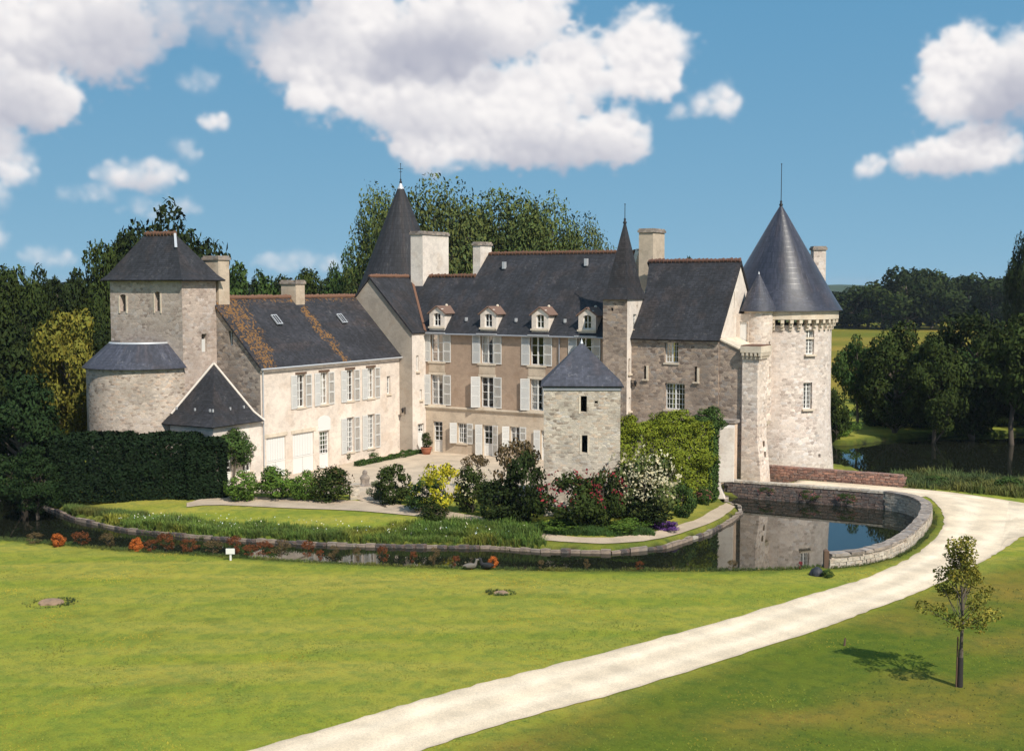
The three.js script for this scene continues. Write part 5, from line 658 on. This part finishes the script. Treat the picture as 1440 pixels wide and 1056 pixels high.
[[33, 'causeway wall near the gate'], [36.2, 'middle of the causeway wall'], [38.8, 'causeway wall near the parapet bend']].forEach(([a, l], i) => { const o = new THREE.Group(); o.name = 'wall_plant'; o.position.copy(toW(a, -.75, 4.62)); top(o); const k = airy[i % 2], c = mesh('foliage', k.crown, G.mid, o), b = mesh('flowers', bloom[i % 2], G.pink, o); c.scale.set(1.5, .9, .6); b.scale.set(1.4, .8, .55); c.userData.kind = b.userData.kind = 'stuff'; o.rotation.y = -TH; tag(o, 'pink flowered plant hanging on the ' + l, 'plant'); });
// rusty plants along the lawn's edge of the moat
[[48, 766, 26, 748, 'bronze'], [212, 776, 22, 758, 'rust'], [350, 784, 24, 764, 'rust'], [450, 789, 18, 772, 'rust'], [640, 798, 18, 780, 'rust'], [760, 801, 14, 786, 'bronze'], [900, 802, 14, 788, 'rust'], [80, 768, 24, 748, 'orange'], [112, 768, 30, 746, 'rust'], [150, 770, 30, 748, 'bronze'], [190, 774, 20, 755, 'orange'], [232, 776, 34, 748, 'rust'], [265, 778, 28, 756, 'rust'], [298, 780, 30, 758, 'bronze'], [330, 780, 34, 752, 'rust'], [370, 784, 34, 760, 'rust'], [395, 786, 30, 757, 'bronze'], [432, 787, 24, 758, 'rust'], [469, 789, 22, 766, 'bronze'], [502, 791, 20, 768, 'bronze'], [538, 793, 20, 765, 'rust'], [580, 794, 18, 774, 'rust'], [611, 796, 22, 768, 'bronze'], [693, 798, 18, 782, 'orange'], [1030, 801, 16, 786, 'bronze'], [825, 801, 10, 784, 'bronze'], [1126, 800, 9, 788, 'red']].forEach(([x, y, w, t, m]) => shrub('bank_plant', { orange: 'flaming orange young plant on the lawn edge of the moat', rust: 'rust-red leaved plant on the lawn edge of the moat', bronze: 'bronze twiggy plant on the lawn edge of the moat', red: 'single red bloom on the bank near the curved parapet' }[m], G[m], x, y + 1, w, t - 1, { airy: m !== 'orange', y: -.45, back: .1, group: m === 'red' ? undefined : 'young plants on the lawn bank' }));

// ---------------------------------------------------------------- grasses (nobody could count them)
const tuftG = (() => { const r = rng(3), pos = [], idx = []; for (let b = 0; b < 9; b++) { const t = r() * 6.28, l = .5 + r() * .5, lean = .15 + r() * .4, c = Math.cos(t), s = Math.sin(t), k = pos.length / 3, w = .035; pos.push(c * .08 - s * w, 0, s * .08 + c * w, c * .08 + s * w, 0, s * .08 - c * w, c * (.08 + lean * .35) + s * w * .7, l * .65, s * (.08 + lean * .35) - c * w * .7, c * (.08 + lean * .35) - s * w * .7, l * .65, s * (.08 + lean * .35) + c * w * .7, c * (.08 + lean), l, s * (.08 + lean)); idx.push(k, k + 1, k + 2, k, k + 2, k + 3, k + 3, k + 2, k + 4); } const g = new THREE.BufferGeometry(); g.setAttribute('position', new THREE.Float32BufferAttribute(pos, 3)); g.setIndex(idx); g.computeVertexNormals(); return g; })();
function tufts(name, label, n, seed, where, h, color) { const r = rng(seed), im = new THREE.InstancedMesh(tuftG, std([1, 1, 1], { side: THREE.DoubleSide, roughness: .8 }), n), o = new THREE.Object3D(), c = new THREE.Color(); for (let i = 0; i < n; i++) { const [x, z, k = 1] = where(r), q = h * k * (.4 + r() * .7) * (.45 + 1.1 * fbm(x / 1.7 + 5, z / 1.7, 3, seed + 40)); o.position.set(x, groundY(x, z) - .03, z); o.rotation.set((r() - .5) * .3, r() * 6.28, (r() - .5) * .3); o.scale.set(q, q, q); o.updateMatrix(); im.setMatrixAt(i, o.matrix); const pn = fbm(x / 1.4, z / 1.4, 3, seed + 50), v = (.5 + r() * .6) * (.55 + pn * .9), yl = sstep(.5, .7, fbm(x / 2.3 + 9, z / 2.3, 3, seed + 60)) * .8; im.setColorAt(i, c.setRGB(color[0] * v * (.85 + r() * .4 + yl), color[1] * v * (1 + yl * .25), color[2] * v)); } im.name = name; shadow(im); top(im); tag(im, label, null, null, 'stuff'); }
const along = (pts, w) => { const P = pts.map(([x, y, l = -.5]) => P2(gp(x, y, l))), len = [0]; P.forEach((p, i) => i && len.push(len[i - 1] + Math.hypot(p[0] - P[i - 1][0], p[1] - P[i - 1][1]))); return (r) => { const s = r() * len[len.length - 1]; let i = 1; while (len[i] < s) i++; const t = (s - len[i - 1]) / (len[i] - len[i - 1]); return [mix(P[i - 1][0], P[i][0], t) + (r() - .5) * w, mix(P[i - 1][1], P[i][1], t) + (r() - .5) * w, 1]; }; };
tufts('bank_grass', 'long lush grass on the island bank above the moat', 9000, 1, along([[150, 733], [260, 743], [360, 749], [460, 754], [570, 757], [690, 758], [735, 762]], 3.0), .5, [.13, .21, .028]); tufts('bank_grass', 'rank grass below the golden shrub at the water', 3000, 2, along([[565, 750], [640, 750], [700, 752], [735, 760]], 2.6), .65, [.12, .21, .026]);
tufts('bank_grass', 'short rough grass along the lawn edge of the moat', 5200, 3, along([[-60, 756], [16, 761], [200, 777], [400, 789], [600, 798], [800, 803], [1000, 803], [1110, 801], [1160, 796]], 1.0), .22, [.09, .14, .026]);
tufts('reeds', 'tall reedy grass between the drive and the far water', 5200, 4, along([[1262, 678], [1310, 683], [1380, 688], [1450, 692], [1560, 700]], 7), .85, [.075, .12, .026]); tufts('leafy_bed', 'broad leaved bedding plants under the yew hedge', 1500, 5, along([[92, 716], [140, 722], [200, 728]], 1.1), .5, [.1, .16, .03]); tufts('bank_grass', 'green cover at the foot of the rose bushes', 1500, 6, along([[750, 752], [800, 754], [860, 755], [910, 752]], 1.0), .5, [.06, .14, .02]);
tufts('bank_grass', 'grass growing along the foot of the curved parapet', 900, 7, (r) => { const i = 5 + Math.floor(r() * (wallLine.length - 6)), t = r(), [a, b] = [mix(wallLine[i][0], wallLine[i + 1][0], t), mix(wallLine[i][1], wallLine[i + 1][1], t)], d = .42 + r() * .3; const n = i < 9 ? [.95, -.2] : i < 11 ? [1, .1] : [.6, .8]; return [...AB2(a + n[0] * d, b + n[1] * d), 1]; }, .24, [.075, .12, .022]);
{ const r = rng(12), w = along([[180, 733], [360, 745], [570, 752], [720, 756]], 2.0), l = []; for (let i = 0; i < 260; i++) { const [x, z] = w(r); l.push([x, groundY(x, z) + .2 + r() * .35, z, 0, 1, .3, .035 + r() * .03]); } const f = top(mesh('bank_flowers', leavesG(l, r, .2), G.white)); tag(f, 'small white flowers in the long bank grass', null, null, 'stuff'); }
tufts('lawn_grass', 'scattered coarse tufts in the rough lawn beside the drive', 2600, 8, (r) => { let x, z; do { x = 3 + r() * 26; z = -36 - r() * 24; } while (x < 6 + (-z - 38) * .75); return [x, z, 1]; }, .12, [.055, .1, .018]);

tufts('lawn_grass', 'fine short blades of the mown lawn', 70000, 14, (r) => { let x, z; do { z = -34 - Math.pow(r(), 1.2) * 34; x = (r() * 2 - 1) * (-z * .44); } while (sd(drivePoly, x, z) < .05 || (x + 2 - (-z - 39) * 1.05 > 0 && r() < .75) || Math.min(sd(moatNear, x, z)) < .3); return [x, z, 1]; }, .1, [.3, .36, .05]);
// ---------------------------------------------------------------- the young tree on the lawn
{
  const p = gp(1350, 966, ELAWN), r = rng(17), g = new THREE.Group(); g.name = 'young_tree'; g.position.set(p.x, groundY(p.x, p.z), p.z); top(g); tag(g, 'slender young tree with sparse yellow-green leaves on the rough lawn', 'tree');
  const wood = [limb(V3(0, -.05, 0), V3(.02, 1.4, 0), .1, .085, 10), limb(V3(.02, 1.4, 0), V3(.04, 2.6, .02), .07, .055, 8), limb(V3(.04, 2.6, .02), V3(-.02, 4.0, 0), .055, .035, 7), limb(V3(-.02, 4.0, 0), V3(-.1, 5.2, .05), .035, .01, 6)], list = [];
  for (let k = 0; k < 40; k++) { const t = k / 40, y = 2.35 + t * 2.95, rad = (.35 + 1.0 * Math.sin(Math.min(1, t * 1.25 + .16) * Math.PI) * (1 - t * .3)) * (.6 + r() * .72), a = r() * 6.28 + k * 2.4, e = V3(Math.cos(a) * rad - t * .12, y + r() * .3, Math.sin(a) * rad), s = V3(0, Math.max(2.2, y - .5 - rad * .3), 0); wood.push(limb(s, e, .022, .006, 4)); const n = 80 + Math.floor(r() * 50); for (let i = 0; i < n; i++) { const q = .34 * Math.cbrt(r()), u = r() * 6.28, v = Math.acos(2 * r() - 1); list.push([e.x + q * Math.sin(v) * Math.cos(u), e.y + q * Math.cos(v) * .8, e.z + q * Math.sin(v) * Math.sin(u), (r() - .5), .5, (r() - .5), .045 + r() * .04, .8 + r() * .4]); } }
  mesh('trunk', merge(wood.map(uvBox)), M.bark, g); const c = mesh('crown', leavesG(list, r, .15), G.young, g); c.userData.kind = 'stuff'; mesh('tree_guard', new THREE.CylinderGeometry(.105, .115, 1.15, 12, 1, true).translate(.01, .55, 0), std([.025, .022, .02]), g);
  mesh('stake', limb(V3(-.14, 0, .04), V3(-.12, 1.9, .04), .03, .028, 6), M.wood, g);
}
// ---------------------------------------------------------------- small things
const place = (o, px, py, y, dy = 0) => { let p = gp(px, py, y); p = gp(px, py, groundY(p.x, p.z)); o.position.set(p.x, groundY(p.x, p.z) + dy, p.z); return top(o); };
const blob = (seed, sx, sy, sz, amp = .3, f = 1.6) => { const g = new THREE.IcosahedronGeometry(1, 4), p = g.attributes.position; for (let i = 0; i < p.count; i++) { const x = p.getX(i), y = p.getY(i), z = p.getZ(i), k = 1 + (fbm(x * f + 5, y * f + z * f * 1.3 + 7, 3, seed) - .5) * amp * 2; p.setXYZ(i, x * k * sx, Math.max(y * k * sy, -.1), z * k * sz); } g.computeVertexNormals(); return g; };
function bird(name, label, px, py, m, headM, turn, s) { // one continuous body along a spine from tail to bill
  const spine = [[-.34, .2, .01], [-.26, .19, .06], [-.12, .16, .115], [.05, .15, .13], [.17, .17, .1], [.22, .25, .062], [.235, .34, .05], [.26, .4, .058], [.31, .405, .045], [.36, .39, .02], [.42, .38, .012]], pos = [], idx = [], N = 10; spine.forEach(([x, y, r], i) => { const q = spine[Math.min(i + 1, spine.length - 1)], w = spine[Math.max(i - 1, 0)], tx = q[0] - w[0], ty = q[1] - w[1], l = Math.hypot(tx, ty); for (let k = 0; k < N; k++) { const a = k / N * 6.283; pos.push(x - ty / l * r * Math.cos(a), y + tx / l * r * Math.cos(a) * .95, r * Math.sin(a)); } }); for (let i = 0; i < spine.length - 1; i++) for (let k = 0; k < N; k++) { const a = i * N + k, b = i * N + (k + 1) % N; idx.push(a, b, a + N, b, b + N, a + N); } const g = new THREE.BufferGeometry(); g.setAttribute('position', new THREE.Float32BufferAttribute(pos, 3)); g.setIndex(idx); g.computeVertexNormals();
  const o = new THREE.Group(); o.name = name; mesh('body', g, m, o); for (const q of [-1, 1]) { mesh('wing', new THREE.SphereGeometry(1, 10, 8).scale(.2, .075, .03).rotateZ(.1).translate(-.06, .18, q * .115), m, o); mesh('leg', limb(V3(.02, 0, q * .05), V3(.02, .09, q * .05), .012, .014, 5), headM, o); } o.scale.setScalar(s); o.rotation.y = turn; place(o, px, py, -.42); return tag(o, label, 'duck'); }
bird('duck', 'black duck sitting on the lawn beside the orange plant', 684, 801, std([.02, .02, .022]), std([.3, .1, .02]), Math.PI - .4, 1.35); bird('duck', 'grey and white duck resting near the black duck', 662, 801, std([.16, .14, .12]), std([.3, .12, .03]), .3, 1.25);
{ const o = new THREE.Group(); o.name = 'sign'; mesh('post', boxG(-.04, .04, 0, .5, -.04, .04), M.paint, o); mesh('board', boxG(-.2, .2, .3, .55, .042, .08), M.paint, o); o.scale.setScalar(1.2); place(o, 324, 788, -.42); tag(o, 'small blank white sign on the lawn edge of the moat', 'sign'); }
for (const [px, py, s, l] of [[70, 848, 1, 'larger bare soil mound on the lawn'], [705, 834, .6, 'smaller bare soil mound on the lawn below the ducks']]) { const o = mesh('molehill', blob(px, .62 * s, .2 * s, .5 * s, .35, 2.2), M.soil); place(o, px, py, ELAWN, -.02); tag(o, l, 'molehill'); tufts('mound_grass', 'dark longer grass round the ' + l, 160, px, (r) => { const t = r() * 6.28, q = (.55 + r() * .45) * s; return [o.position.x + Math.cos(t) * q * 1.3, o.position.z + Math.sin(t) * q]; }, .2, [.05, .095, .018]); }
{ const o = mesh('boulder', blob(4, .36, .4, .3, .3), std([.025, .027, .035], { roughness: .6 })); place(o, 1149, 809, ELAWN); tag(o, 'dark blue-black rock on the lawn near the curved parapet', 'rock'); shrub('plant', 'small green plant beside the dark rock', G.mid, 1164, 812, 18, 799, { y: ELAWN, back: 0 }); }
{ const o = mesh('stake', limb(V3(0, 0, 0), V3(.03, .32, 0), .05, .035, 7), M.wood); place(o, 1188, 908, ELAWN); tag(o, 'short dark stump of a stake near the young tree’s shadow', 'stake'); }
{ const o = new THREE.Group(); o.name = 'stone_block'; mesh('block', uvBox(new THREE.BoxGeometry(.62, .95, .6, 3, 4, 3).translate(0, .45, 0)), M.squareStone, o); mesh('top_slab', boxG(-.36, .36, .93, 1.03, -.35, .35), M.parapet, o); place(o, 498, 702, -.1); o.rotation.y = .3; tag(o, 'squat pale stone block at the courtyard entrance', 'stone'); }
{ const o = mesh('stone_figure', new THREE.LatheGeometry([[.34, 0], [.36, .12], [.26, .2], [.28, .45], [.33, .62], [.22, .8], [.14, .88], [.17, 1.0], [.12, 1.14], [.01, 1.2]].map((p) => new THREE.Vector2(...p)), 14), M.greyStone); o.scale.set(1.15, 1, .85); place(o, 513, 684, 0); tag(o, 'weathered grey stone figure in the courtyard', 'statue'); }
{ const o = new THREE.Group(); o.name = 'potted_shrub'; const p = toW(2.35, 0, 2.6); o.position.set(p.x, .03, p.z); top(o); mesh('pot', new THREE.LatheGeometry([[.01, 0], [.32, 0], [.42, .3], [.46, .5], [.5, .52], [.5, .6], [.43, .6], [.4, .5]].map((q) => new THREE.Vector2(...q)), 20), M.terracotta, o); const c = mesh('foliage', mound[0].crown, G.dark, o); c.scale.set(.95, 1.25, .95); c.position.y = .62; c.userData.kind = 'stuff'; mesh('soil', new THREE.CylinderGeometry(.4, .4, .04, 16).translate(0, .54, 0), M.soil, o); tag(o, 'dark shrub in a terracotta pot by the corner door', 'plant pot'); }
function lantern(label, x, y, b, face) { const o = new THREE.Group(); o.name = 'wall_lantern'; o.position.copy(toW(x, y, b)); o.rotation.y = -TH + (face === 'a' ? Math.PI / 2 : 0); top(o); mesh('bracket', merge([boxG(-.03, .03, -.5, .1, 0, .05), boxG(-.02, .02, .02, .06, .05, .42)]), M.iron, o); mesh('lamp_body', merge([new THREE.CylinderGeometry(.12, .08, .34, 6).translate(0, -.2, .38), new THREE.ConeGeometry(.17, .18, 6).translate(0, .0, .38)]), M.iron, o); tag(o, label, 'lantern'); }
lantern('black wall lantern on the corner wing beside the yard', .45, 3.9, 3.0, 'b'); lantern('black lantern on a bracket on the stair turret', 21.29, 7.0, 2.3, 'a');

renderer.render(scene, camera);
